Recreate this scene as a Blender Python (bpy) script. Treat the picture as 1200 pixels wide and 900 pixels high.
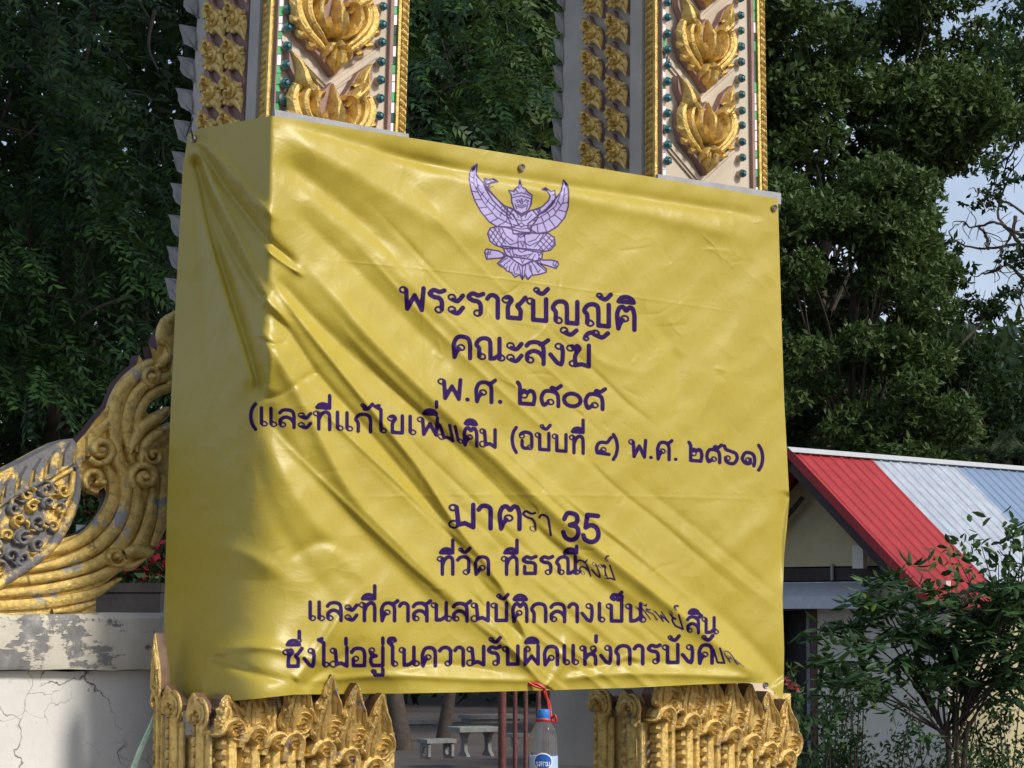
import bpy, bmesh, math, random
import numpy as np
from mathutils import Vector, Matrix

for _o in list(bpy.data.objects): bpy.data.objects.remove(_o)
scene = bpy.context.scene
COL = scene.collection
R = math.radians
rng = np.random.default_rng(7)
random.seed(7)

# ---------------------------------------------------------------- camera
EYE = np.array([0., 0., 1.7])
FPX = 3000.                      # focal length in pixels of the 1200 px wide photograph
PITCH = math.atan(270/FPX)
cam_d = bpy.data.cameras.new('camera'); cam_d.sensor_width = 36; cam_d.lens = 36*FPX/1200
cam_d.clip_start = .1; cam_d.clip_end = 2000
cam = bpy.data.objects.new('camera', cam_d); COL.objects.link(cam)
cam.location = EYE; cam.rotation_euler = (R(90)+PITCH, 0, 0)
scene.camera = cam

# ---------------------------------------------------------------- sky and sun
SUN_DIR = np.array([.68, -.42, .60]); SUN_DIR /= np.linalg.norm(SUN_DIR)
SUN_EL = math.asin(SUN_DIR[2]); SUN_AZ = math.atan2(SUN_DIR[0], SUN_DIR[1])
world = bpy.data.worlds.new('World'); scene.world = world; world.use_nodes = True
wt = world.node_tree; wt.nodes.clear()
w_out = wt.nodes.new('ShaderNodeOutputWorld'); w_bg = wt.nodes.new('ShaderNodeBackground')
sky = wt.nodes.new('ShaderNodeTexSky'); sky.sky_type = 'NISHITA'; sky.sun_disc = False
sky.sun_elevation = SUN_EL; sky.sun_rotation = SUN_AZ; sky.air_density = 1.0; sky.dust_density = 2.0
w_tc = wt.nodes.new('ShaderNodeTexCoord'); w_no = wt.nodes.new('ShaderNodeTexNoise')
w_no.inputs['Scale'].default_value = 5; w_no.inputs['Detail'].default_value = 7
w_rp = wt.nodes.new('ShaderNodeValToRGB'); w_rp.color_ramp.elements[0].position = .44; w_rp.color_ramp.elements[1].position = .68
w_mx = wt.nodes.new('ShaderNodeMixRGB'); w_mx.inputs[2].default_value = (7.0, 8.0, 10.4, 1)   # thin cloud
wt.links.new(w_tc.outputs['Generated'], w_no.inputs['Vector']); wt.links.new(w_no.outputs['Fac'], w_rp.inputs['Fac'])
wt.links.new(w_rp.outputs['Color'], w_mx.inputs['Fac']); wt.links.new(sky.outputs['Color'], w_mx.inputs[1])
wt.links.new(w_mx.outputs['Color'], w_bg.inputs['Color']); wt.links.new(w_bg.outputs['Background'], w_out.inputs['Surface'])
w_bg.inputs['Strength'].default_value = .105
sun_d = bpy.data.lights.new('sun', 'SUN'); sun_d.energy = 3.1; sun_d.angle = R(10); sun_d.color = (1, .95, .86)
sun = bpy.data.objects.new('sun', sun_d); COL.objects.link(sun)
sun.location = (6, -6, 12); sun.rotation_euler = Vector(tuple(SUN_DIR)).to_track_quat('Z', 'Y').to_euler()
vs = scene.view_settings; vs.view_transform = 'Standard'; vs.look = 'None'; vs.exposure = .15; vs.gamma = 1; vs.use_curve_mapping = False
scene.cycles.max_bounces = 6; scene.cycles.transparent_max_bounces = 6

# ---------------------------------------------------------------- survey of the place
CT, ST = math.cos(PITCH), math.sin(PITCH)
def ray(px, py):
    x = (px-600.)/FPX; y = (450.-py)/FPX
    return np.array([x, CT-ST*y, ST+CT*y])
def at(px, py, Y):                       # point at forward distance Y
    r = ray(px, py); return EYE+r*(Y/r[1])
ANG = R(52)
D3 = np.array([math.sin(ANG), math.cos(ANG), 0.])      # along the gate front, to the right and away
N3 = np.array([math.cos(ANG), -math.sin(ANG), 0.])     # out of the gate front
Z3 = np.array([0., 0., 1.])
_o = at(318, 720, 5.4); ORG = np.array([_o[0], _o[1], 0.])
def gw(a, b, z): return ORG+D3*a+N3*b+Z3*z
def F(px, py, b=0.):                     # a, z on the vertical plane b
    r = ray(px, py); t = (b-np.dot(EYE-ORG, N3))/np.dot(r, N3); p = EYE+r*t-ORG
    return np.array([np.dot(p, D3), p[2]])
def FB(px, py, b=0.):
    a, z = F(px, py, b); return np.array([a, b, z])
def SB(px, py, a):                       # a, b, z on the vertical plane a (side faces)
    r = ray(px, py); t = (a-np.dot(EYE-ORG, D3))/np.dot(r, D3); p = EYE+r*t-ORG
    return np.array([a, np.dot(p, N3), p[2]])

# ---------------------------------------------------------------- helpers
def tag(o, label=None, cat=None, group=None, kind=None):
    if label: o['label'] = label
    if cat: o['category'] = cat
    if group: o['group'] = group
    if kind: o['kind'] = kind
    return o
def empty(name, loc=(0, 0, 0), **k):
    o = bpy.data.objects.new(name, None); COL.objects.link(o); o.location = [float(c) for c in loc]
    o.empty_display_size = .1
    return tag(o, **k)
class MB:
    """collects faces, then links them as one mesh object"""
    def __init__(s): s.v = []; s.f = []; s.m = []
    def add(s, vs, fs, mi=0):
        n = len(s.v); s.v += [tuple(float(c) for c in v) for v in vs]
        s.f += [tuple(i+n for i in f) for f in fs]; s.m += [mi]*len(fs); return s
    def box(s, c, h, ax=None, mi=0):
        ax = ax or (np.array([1., 0, 0]), np.array([0, 1., 0]), Z3); c = np.array(c, float)
        vs = [c+ax[0]*h[0]*i+ax[1]*h[1]*j+ax[2]*h[2]*k for i in (-1, 1) for j in (-1, 1) for k in (-1, 1)]
        return s.add(vs, [(0, 1, 3, 2), (4, 6, 7, 5), (0, 4, 5, 1), (2, 3, 7, 6), (0, 2, 6, 4), (1, 5, 7, 3)], mi)
    def gbox(s, a0, a1, b0, b1, z0, z1, mi=0):            # box along the gate axes
        return s.box(gw((a0+a1)/2, (b0+b1)/2, (z0+z1)/2), (abs(a1-a0)/2, abs(b1-b0)/2, abs(z1-z0)/2), (D3, N3, Z3), mi)
    def prism(s, pts, off, mi=0):                          # polygon pts (3D) pushed by vector off
        n = len(pts); p = [np.array(q, float) for q in pts]
        vs = p+[q+off for q in p]
        return s.add(vs, [tuple(range(n))[::-1], tuple(range(n, 2*n))]+[(i, (i+1) % n, n+(i+1) % n, n+i) for i in range(n)], mi)
    def tube(s, pts, rad, n=8, mi=0, cap=True):
        p = [np.array(q, float) for q in pts]; rr = rad if hasattr(rad, '__len__') else [rad]*len(p)
        vs = []; up = None
        for i, q in enumerate(p):
            t = p[min(i+1, len(p)-1)]-p[max(i-1, 0)]; t = t/(np.linalg.norm(t)+1e-9)
            if up is None: up = np.array([0, 0, 1.]) if abs(t[2]) < .9 else np.array([1., 0, 0])
            x = np.cross(up, t); x /= np.linalg.norm(x)+1e-9; y = np.cross(t, x); up = y
            vs += [q+rr[i]*(math.cos(2*math.pi*k/n)*x+math.sin(2*math.pi*k/n)*y) for k in range(n)]
        fs = [(i*n+k, i*n+(k+1) % n, (i+1)*n+(k+1) % n, (i+1)*n+k) for i in range(len(p)-1) for k in range(n)]
        if cap: fs += [tuple(range(n))[::-1], tuple(range((len(p)-1)*n, len(p)*n))]
        return s.add(vs, fs, mi)
    def lathe(s, c, prof, n=16, mi=0, ax=None):            # prof: (r, height) pairs round axis Z
        ax = ax or (np.array([1., 0, 0]), np.array([0, 1., 0]), Z3); c = np.array(c, float)
        vs = [c+r*(math.cos(2*math.pi*k/n)*ax[0]+math.sin(2*math.pi*k/n)*ax[1])+h*ax[2] for r, h in prof for k in range(n)]
        fs = [(i*n+k, i*n+(k+1) % n, (i+1)*n+(k+1) % n, (i+1)*n+k) for i in range(len(prof)-1) for k in range(n)]
        fs += [tuple(range(n))[::-1], tuple(range((len(prof)-1)*n, len(prof)*n))]
        return s.add(vs, fs, mi)
    def carve(s, pts, wid, hei, fr, base=0., mi=0, n=6, sub=5, sharp=1.):
        """a carved ribbon: half-round strip along a curve lying in the frame fr(u, v, w)"""
        c = cr(pts, sub); m = len(c); tt = np.linspace(0, 1, m)
        ww = np.interp(tt, np.linspace(0, 1, len(wid)), wid); hh = np.interp(tt, np.linspace(0, 1, len(hei)), hei) if hasattr(hei, '__len__') else np.full(m, hei)
        g = np.gradient(c, axis=0); g /= np.linalg.norm(g, axis=1)[:, None]+1e-9; nn = np.stack([-g[:, 1], g[:, 0]], 1)
        vs = []
        for i in range(m):
            for k in range(n+1):
                al = math.pi*k/n; o = math.cos(al)*ww[i]/2; h = hh[i]*math.sin(al)**sharp
                u, v = c[i]+nn[i]*o; vs.append(fr(u, v, base+h))
        k1 = n+1
        fs = [(i*k1+k, i*k1+k+1, (i+1)*k1+k+1, (i+1)*k1+k) for i in range(m-1) for k in range(n)]
        return s.add(vs, fs, mi)
    def dome(s, u, v, r, h, fr, base=0., mi=0, n=10, rings=3):
        vs = [fr(u, v, base+h)]
        for j in range(1, rings+1):
            al = math.pi/2*j/rings
            vs += [fr(u+r*math.sin(al)*math.cos(2*math.pi*k/n), v+r*math.sin(al)*math.sin(2*math.pi*k/n), base+h*math.cos(al)) for k in range(n)]
        fs = [(0, 1+k, 1+(k+1) % n) for k in range(n)]
        fs += [(1+(j-1)*n+k, 1+j*n+k, 1+j*n+(k+1) % n, 1+(j-1)*n+(k+1) % n) for j in range(1, rings) for k in range(n)]
        return s.add(vs, fs, mi)
    def build(s, name, mats, parent=None, smooth=False, loc=None):
        me = bpy.data.meshes.new(name); me.from_pydata(s.v, [], s.f)
        mats = mats if isinstance(mats, (list, tuple)) else [mats]
        for m in mats: me.materials.append(m)
        if any(s.m): me.polygons.foreach_set('material_index', s.m)
        bm = bmesh.new(); bm.from_mesh(me); bmesh.ops.recalc_face_normals(bm, faces=bm.faces); bm.to_mesh(me); bm.free()
        if smooth:
            me.polygons.foreach_set('use_smooth', [True]*len(me.polygons))
            if smooth != 'all': me.set_sharp_from_angle(angle=R(smooth if smooth is not True else 40))
        me.update()
        return link(name, me, parent)
def link(name, me, parent=None):
    o = bpy.data.objects.new(name, me); COL.objects.link(o)
    if parent is not None:
        o.parent = parent; o.matrix_parent_inverse = Matrix.Translation(parent.location).inverted()
    return o
def recentre(o):                          # puts the origin of a one-mesh thing at its base
    me = o.data; n = len(me.vertices); co = np.empty(n*3, np.float32); me.vertices.foreach_get('co', co); co = co.reshape(-1, 3)
    c = np.array([co[:, 0].mean(), co[:, 1].mean(), co[:, 2].min()]); me.vertices.foreach_set('co', (co-c).ravel()); me.update(); o.location = c
    return o
def cr(p, n=6):
    p = np.array(p, float)
    if len(p) < 3 or n == 1: return p if n == 1 else np.array([p[0]+(p[1]-p[0])*k/n for k in range(n+1)])
    q = np.vstack([2*p[0]-p[1], p, 2*p[-1]-p[-2]]); out = []
    for i in range(1, len(q)-2):
        a, b, c, d = q[i-1:i+3]
        for k in range(n):
            t = k/n; out.append(.5*(2*b+(c-a)*t+(2*a-5*b+4*c-d)*t*t+(3*b-a-3*c+d)*t**3))
    out.append(p[-1]); return np.array(out)
def spiral(cx, cy, r0, turns, a0, sgn=1, r1=.15):
    k = int(10*turns)+2
    return [(cx+(r0+(r1*r0-r0)*i/(k-1))*math.cos(a0+sgn*2*math.pi*turns*i/(k-1)), cy+(r0+(r1*r0-r0)*i/(k-1))*math.sin(a0+sgn*2*math.pi*turns*i/(k-1))) for i in range(k)]
def copy_tree(o, parent=None):
    c = o.copy(); COL.objects.link(c)
    if parent is not None: c.parent = parent
    for ch in list(o.children): copy_tree(ch, c)
    return c

# ---------------------------------------------------------------- materials
def srgb(r, g, b): return tuple(((c/255)/12.92 if c/255 < .04045 else ((c/255+.055)/1.055)**2.4) for c in (r, g, b))
class N:
    def __init__(s, name):
        s.mat = bpy.data.materials.new(name); s.mat.use_nodes = True; s.t = s.mat.node_tree
        s.b = s.t.nodes['Principled BSDF']; s.out = s.t.nodes['Material Output']
        s.tc = s.t.nodes.new('ShaderNodeTexCoord')
    def n(s, kind, **k):
        x = s.t.nodes.new('ShaderNode'+kind)
        for a, v in k.items():
            if a in x.inputs: x.inputs[a].default_value = v
            else: setattr(x, a, v)
        return x
    def l(s, a, b): s.t.links.new(a, b)
    def noise(s, scale, detail=4, rough=.5, vec='Object', dist=0.):
        x = s.n('TexNoise'); x.inputs['Scale'].default_value = scale; x.inputs['Detail'].default_value = detail
        x.inputs['Roughness'].default_value = rough; x.inputs['Distortion'].default_value = dist
        s.l(s.tc.outputs[vec] if isinstance(vec, str) else vec, x.inputs['Vector']); return x.outputs['Fac']
    def ramp(s, fac, stops):
        x = s.n('ValToRGB'); e = x.color_ramp.elements
        while len(e) < len(stops): e.new(.5)
        for i, (p, c) in enumerate(stops):
            e[i].position = p; e[i].color = tuple(c)+(1,) if hasattr(c, '__len__') else (c, c, c, 1)
        s.l(fac, x.inputs['Fac']); return x.outputs['Color']
    def mix(s, fac, a, b, mode='MIX'):
        x = s.n('MixRGB'); x.blend_type = mode
        for i, q in ((0, fac), (1, a), (2, b)):
            if hasattr(q, 'is_linked') or hasattr(q, 'links'): s.l(q, x.inputs[i])
            else: x.inputs[i].default_value = q if i == 0 else tuple(q)+(1,) if len(q) == 3 else q
        return x.outputs['Color']
    def math(s, op, a, b=0.):
        x = s.n('Math'); x.operation = op
        for i, q in ((0, a), (1, b)):
            if hasattr(q, 'links'): s.l(q, x.inputs[i])
            else: x.inputs[i].default_value = q
        return x.outputs[0]
    def bump(s, h, strength=.3, dist=.01, prev=None):
        x = s.n('Bump'); x.inputs['Strength'].default_value = strength; x.inputs['Distance'].default_value = dist
        s.l(h, x.inputs['Height'])
        if prev is not None: s.l(prev, x.inputs['Normal'])
        s.l(x.outputs['Normal'], s.b.inputs['Normal']); return x.outputs['Normal']
    def set(s, col=None, rough=None, metal=None, spec=None):
        for k, q in (('Base Color', col), ('Roughness', rough), ('Metallic', metal), ('Specular IOR Level', spec)):
            if q is None: continue
            if hasattr(q, 'links'): s.l(q, s.b.inputs[k])
            else: s.b.inputs[k].default_value = tuple(q)+(1,) if hasattr(q, '__len__') else q
        return s
def plain(name, col, rough=.6, metal=0., var=.25, scale=8., bump=.15, bscale=None):
    m = N(name); f = m.noise(scale, 6, .6)
    c = m.ramp(f, [(.3, [x*(1-var) for x in col]), (.7, [min(1, x*(1+var)) for x in col])])
    m.set(c, rough, metal)
    if bump: m.bump(m.noise(bscale or scale*6, 6, .6), bump, .01)
    return m.mat
def gold_mat(name, wear=.5, base=(.82, .58, .19), grey=(.20, .18, .17), metal=.66):
    m = N(name); f = m.noise(14, 8, .65); g = m.noise(55, 6, .6)
    c = m.ramp(g, [(.25, [x*.55 for x in base]), (.5, base), (.8, [min(1, x*1.3) for x in base])])
    k = m.ramp(f, [(wear, 0.), (wear+.06, 1.)])
    c = m.mix(k, c, grey)
    mt = m.math('SUBTRACT', metal, m.math('MULTIPLY', k, metal))
    m.set(c, m.ramp(g, [(.2, .46), (.8, .24)]), mt)
    dk = m.ramp(m.noise(38, 9, .75, dist=.6), [(.56, 0.), (.66, .75)])
    c = m.mix(dk, c, [x*.16 for x in base]); m.l(c, m.b.inputs['Base Color'])
    b = m.bump(m.noise(150, 6, .7), .8, .005); m.bump(f, .3, .01, b)
    return m.mat
M_GOLD = gold_mat('gold paint', .66, grey=(.30, .17, .06))
M_GOLD2 = gold_mat('gold paint of the wall carving', .57, grey=(.34, .33, .33), base=(.74, .53, .17))
M_GILT = gold_mat('worn gilding on grey cement', .44, grey=(.17, .165, .17))
M_PETAL = gold_mat('dusty gold of the petals', .60, base=(.72, .51, .18), grey=(.27, .21, .20))
M_BEIGE = plain('beige painted plaster', (.56, .475, .375), .75, var=.14, scale=5)
M_GREYP = plain('grey painted plaster', (.47, .445, .40), .8, var=.16, scale=6)
M_MAUVE = plain('faded maroon paint', (.32, .20, .175), .75, var=.22, scale=30)
M_PBACK = plain('dusty brown petal backs', (.17, .095, .055), .6, var=.35, scale=40)
M_MAROON = plain('dark maroon paint', (.055, .016, .016), .6, var=.3, scale=20)
M_CEMENT = plain('bare grey cement', (.31, .29, .27), .9, var=.3, scale=14, bump=.35)
M_TEAL = plain('teal rosette paint', (.045, .16, .185), .4, var=.35, scale=60)
M_MIRW = plain('white mirror tile', (.84, .85, .85), .35, var=.05, bump=0)
M_MIRG = plain('green mirror tile', (.07, .42, .16), .3, var=.3, scale=40, bump=0)
M_MIRB = plain('dark mirror tile', (.03, .10, .07), .12, var=.3, scale=40, bump=0)
# ---------------------------------------------------------------- ground
def ground_z(x, y):
    t = min(1., max(0., (y-7.)/14.)); return -.55*t*t*(3-2*t)
def build_ground():
    mb = MB(); xs = list(np.concatenate([np.linspace(-400, -20, 14), np.linspace(-16, 16, 22), np.linspace(20, 400, 14)]))
    ys = list(np.concatenate([np.linspace(-60, 4, 10), np.linspace(6, 26, 14), np.linspace(30, 600, 26)])); nx = len(xs)
    vs = [(x, y, ground_z(x, y)) for y in ys for x in xs]
    fs = [(j*nx+i, j*nx+i+1, (j+1)*nx+i+1, (j+1)*nx+i) for j in range(len(ys)-1) for i in range(nx-1)]
    mb.add(vs, fs)
    m = N('packed earth and old concrete'); f = m.noise(.8, 8, .65); g = m.noise(9, 6, .6)
    c = m.mix(.45, m.ramp(f, [(.35, (.05, .038, .03)), (.65, (.10, .085, .072))]), m.ramp(g, [(.3, (.04, .03, .025)), (.7, (.12, .10, .085))]))
    m.set(c, .9); m.bump(g, .4, .03)
    tag(mb.build('ground', m.mat, smooth='all'), kind='structure')
build_ground()

# ---------------------------------------------------------------- the two gate pillars
# edge lines of each pillar in the survey: (x at y=0, slope) for back edge, front corner, right edge
PIL = [dict(bk=(231., -.055), fc=(324., -.042), rt=(478., -.030)),
       dict(bk=(661., -.020), fc=(773., 0.), rt=(894., .016))]
def pillar(pi):
    P = PIL[pi]; ex = lambda e, y: P[e][0]+P[e][1]*y
    aC = F(ex('fc', 150), 150)[0]
    top, bot = -420., 905.
    base = gw(*[aC+.18, -.18, 0.])
    labels = ['ornate gold and beige gate pillar at left, its corner wrapped by the yellow banner',
              'ornate gold and beige gate pillar at right, standing beyond the right half of the banner']
    root = empty('gate_pillar', base, label=labels[pi], cat='pillar', group='gilded gate pillars')
    def fp(fr, y, b=0.):                     # point on the front face at fraction fr of its width
        return FB(ex('fc', y)+(ex('rt', y)-ex('fc', y))*fr, y, b)
    def spt(fr, y, out=0.):                  # point on the left side face
        q = FB(ex('fc', y), y, 0.); s = SB(ex('fc', y)+(ex('bk', y)-ex('fc', y))*fr, y, q[0]); s[0] -= out; return s
    W = lambda p: gw(*p)
    # shaft: beige front, grey side, tapered
    mb = MB()
    A, B, C = [fp(0, top), fp(0, bot)], [fp(1, top), fp(1, bot)], [spt(1, top), spt(1, bot)]
    dd = [np.array([B[i][0], C[i][1], B[i][2]]) for i in (0, 1)]
    cl = [np.array([A[i][0], C[i][1], A[i][2]]) for i in (0, 1)]
    vs = [W(q) for q in (A[0], B[0], dd[0], cl[0], A[1], B[1], dd[1], cl[1])]
    for i in range(4): vs[i+4][2] = vs[4][2]
    for i in range(4): vs[i][2] = vs[0][2]
    mb.add(vs, [(0, 1, 5, 4)], 0); mb.add(vs, [(1, 2, 6, 5), (2, 3, 7, 6), (3, 0, 4, 7), (0, 3, 2, 1), (4, 5, 6, 7)], 1)
    mb.build('shaft', [M_BEIGE, M_GREYP], root)
    zb = vs[4][2]
    # pedestal under the petals, down to the ground
    a0, a1 = A[1][0]-.0, B[1][0]; bk = C[1][1]
    mb = MB(); mb.gbox(a0+.004, a1-.004, bk+.004, -.004, .5, zb); mb.gbox(a0-.06, a1+.06, bk-.06, .06, .32, .5); mb.gbox(a0-.1, a1+.1, bk-.1, .1, 0, .32)
    mb.build('pedestal', [M_GREYP], root)
    def front(mb_fn, fr, y, su, sv):         # frame on the front face round (fr, y)
        o = fp(fr, y); return lambda u, v, w: gw(o[0]+u*su, o[1]+w, o[2]+v*sv)
    px_m = 1/FPX*5.75                        # metres per survey pixel at the gate
    # gold rope borders along both edges of the front
    for fr0, fr1 in ((None, None), (.915, 1.0)):
        mb = MB(); y = -90.; side = fr0 is None
        if side: f0, f1, at_, nm = .005, .125, spt, -D3
        else: f0, f1, at_, nm = fr0, fr1, (lambda f, yy, o=0.: fp(f, yy, o)), N3
        mb.prism([W(at_(f0, top, .001)), W(at_(f1, top, .001)), W(at_(f1, 235, .001)), W(at_(f0, 235, .001))], nm*.006)
        for e0, e1 in ((f0, f0+(f1-f0)*.22),):
            mb.prism([W(at_(e0, top, .002)), W(at_(e1, top, .002)), W(at_(e1, 235, .002)), W(at_(e0, 235, .002))], nm*.011)
        while y < 228:
            o = at_(f0+(f1-f0)*.6, y); j = random.uniform(.9, 1.1); sc = px_m
            frb = (lambda u, v, w, o=o: gw(o[0]-w, o[1]+u*sc*1.4, o[2]+v*sc)) if side else (lambda u, v, w, o=o: gw(o[0]+u*sc, o[1]+w, o[2]+v*sc))
            s_ = -1 if side else 1
            mb.carve([(-5*s_, 5.5), (0, 0), (5.5*s_*j, -5.5)], [6, 8.5, 1.5], [.008, .012, .004], frb, .005, n=4, sub=3)
            y += 8.2
        mb.build('gold_border', M_GOLD, root, 50)
    # mirror tile strips
    for fr0, fr1 in ((.012, .046), (.885, .912)):
        mb = MB(); y = -80.; k = 0
        while y < 232:
            L = random.choice([9, 11, 13]); mi = random.choice([0, 0, 0, 1, 0, 1, 2])
            q = [fp(fr0, y+.5, .004), fp(fr1, y+.5, .004), fp(fr1, y+L-.5, .004), fp(fr0, y+L-.5, .004)]
            mb.prism([W(p) for p in q], N3*.004+D3*random.uniform(-.0006, .0006), mi); y += L
        mb.build('mirror_strip', [M_MIRW, M_MIRG, M_MIRB], root)
    mb = MB(); mb.prism([W(fp(.855, top, .001)), W(fp(.88, top, .001)), W(fp(.88, 235, .001)), W(fp(.855, 235, .001))], N3*.010)
    mb.prism([W(fp(.001, top, .001)), W(fp(.010, top, .001)), W(fp(.010, 235, .001)), W(fp(.001, 235, .001))], N3*.008)
    mb.build('maroon_bead', M_MAUVE, root)
    # teal rosettes on plaster stubs
    step = (21.5, 18.6)[pi]
    ph = 11.
    for fr, d0 in (((.07, .04)[pi], 0), ((.785, .745)[pi], -4)):
        y = -52+d0
        while y < 205:
            mb = MB(); o = W(fp(fr, y+random.uniform(-.8, .8))); r = px_m*random.uniform(5.0, 5.6)
            ax = (D3, Z3, N3)
            mb.lathe(o, [(r*.95, -.004), (r*.95, .011), (r*.8, .013)], 10, 0, ax)
            prof = [(r*.8, .011), (r*1.02, .014), (r*.98, .018), (r*.70, .021), (r*.62, .017), (r*.45, .019), (r*.40, .023), (r*.1, .024)]
            n0 = len(mb.v); mb.lathe(o, prof, 12, 1, ax)
            for i in range(n0, len(mb.v)):          # petal lobes
                v = np.array(mb.v[i]); rel = v-o; aa = math.atan2(rel@Z3, rel@D3); kf = 1+.10*math.cos(5*aa+(rel@N3)*160)
                mb.v[i] = tuple(o+N3*(rel@N3)+(rel-N3*(rel@N3))*kf)
            mb.build('rosette', [M_BEIGE, M_TEAL], root, 35); y += step
    # the big flame ornaments
    sp = (110., 97.)[pi]; y0 = (88., 107.)[pi]
    for k in range(-1, 2):
        yb = y0+sp*k+(sp if False else 0)
        ornament(root, front(None, (.415, .385)[pi], yb, px_m*(44, 37)[pi]/math.sin(ANG)*.985, px_m*(41.5, 39)[pi]))
    ornament(root, front(None, .50, y0-2*sp, px_m*(44, 37)[pi]/math.sin(ANG), px_m*(41.5, 39)[pi])) if False else None
    # small scroll brackets on the shaded side face
    st = (43., 36.)[pi]
    cols = ((.44, 8.), (.70, 8.)) if pi == 0 else ((.405, -18.), (.66, -12.))
    for fr, yy in cols:
        y = yy-st*2
        while y < (150 if pi == 0 else 205):
            o = spt(fr, y+15)
            scr = px_m*(1.30, 1.16)[pi]
            frm = lambda u, v, w, o=o, scr=scr: gw(o[0]-w*.72, o[1]+u*scr*1.36, o[2]+v*scr)
            bracket(root, frm); y += st*random.uniform(.985, 1.015)
    # a raised grey strip beside the front corner
    mb = MB(); mb.prism([W(spt(.15, top, .001)), W(spt(.27, top, .001)), W(spt(.27, 240, .001)), W(spt(.15, 240, .001))], -D3*.010)
    mb.build('corner_strip', M_GREYP, root)
    if pi == 0:
        mb = MB(); mb.prism([W(spt(.32, top, .001)), W(spt(.84, top, .001)), W(spt(.84, 240, .001)), W(spt(.32, 240, .001))], -D3*.004); mb.build('bracket_panel', M_MAUVE, root)  # maroon ground, its colour also standing in for shadows between the brackets
    # cement flames along the back edge
    y = -70. if pi == 0 else -66.
    while y < (355 if pi == 0 else 205):
        q = spt(1.0, y); h = (34, 34)[pi]*px_m; w = (17, 9)[pi]*px_m*1.62
        j = random.uniform(.92, 1.1)
        prof = [(.1, 0), (.25, .0), (-.75*j, .34), (-1.0, .62*j), (-1.02*j, .80), (-1.25, 1.08), (-.45, .86), (.05, .60), (.15, .3)]
        pts = [gw(q[0]-.004, q[1]+u*w, q[2]-.5*h+v*h*1.02) for u, v in prof]
        mb = MB(); mb.prism(pts, D3*.035); mb.build('cement_flame', M_CEMENT, root)
        y += (37.5, 31.5)[pi]
    # lotus petals round the capital
    if pi == 0:
        fl = [(272, 864), (305, 873), (337, 880), (367, 879), (401, 888), (432, 897), (463, 908)]; sl = [(205, 840), (236, 849)]; lean = .06; hgt = 92.
    else:
        fl = [(777, 847), (806, 855), (832, 863), (858, 871), (881, 879), (903, 888), (926, 897)]; sl = [(706, 835), (740, 841)]; lean = .02; hgt = 84.
    mb = MB(); qa, qb = F(fl[0][0]-18, 860, .02), F(fl[-1][0]+8, 860, .02)
    bq = SB((197, 698)[pi], 850, qa[0]-.012)[1]; mb.gbox(qa[0]-.012, qb[0]-.02, bq, .02, .5, qa[1]+(.085 if pi else -.01), 0)
    mb.build('capital_core', [M_PETAL], root)
    for i, (px, py) in enumerate(fl):
        o = FB(px-((0, 6, 14, 26, 24, 26, 28)[i] if pi == 0 else 8*max(0, i-1)/5), py, .03)
        petal(root, lambda u, v, w, o=o: gw(o[0]+u*1.2-.012, o[1]+w, o[2]+v), lean if i > 2 or pi else 0., hgt*px_m*(.50 if i < 1 and pi == 0 else .80 if i < 3 and pi == 0 else 1.))
    for i, (px, py) in enumerate(sl):
        o = SB(px, py, qa[0]-.02)
        petal(root, lambda u, v, w, o=o: gw(o[0]-w*.5, o[1]+u*1.15, o[2]+v), .0, 34*px_m)
    if pi == 0:
        o = SB(188, 832, qa[0]-.03); petal(root, lambda u, v, w, o=o: gw(o[0]-w*.5, o[1]+u*.5, o[2]+v), .0, 84*px_m)
    return root

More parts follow.
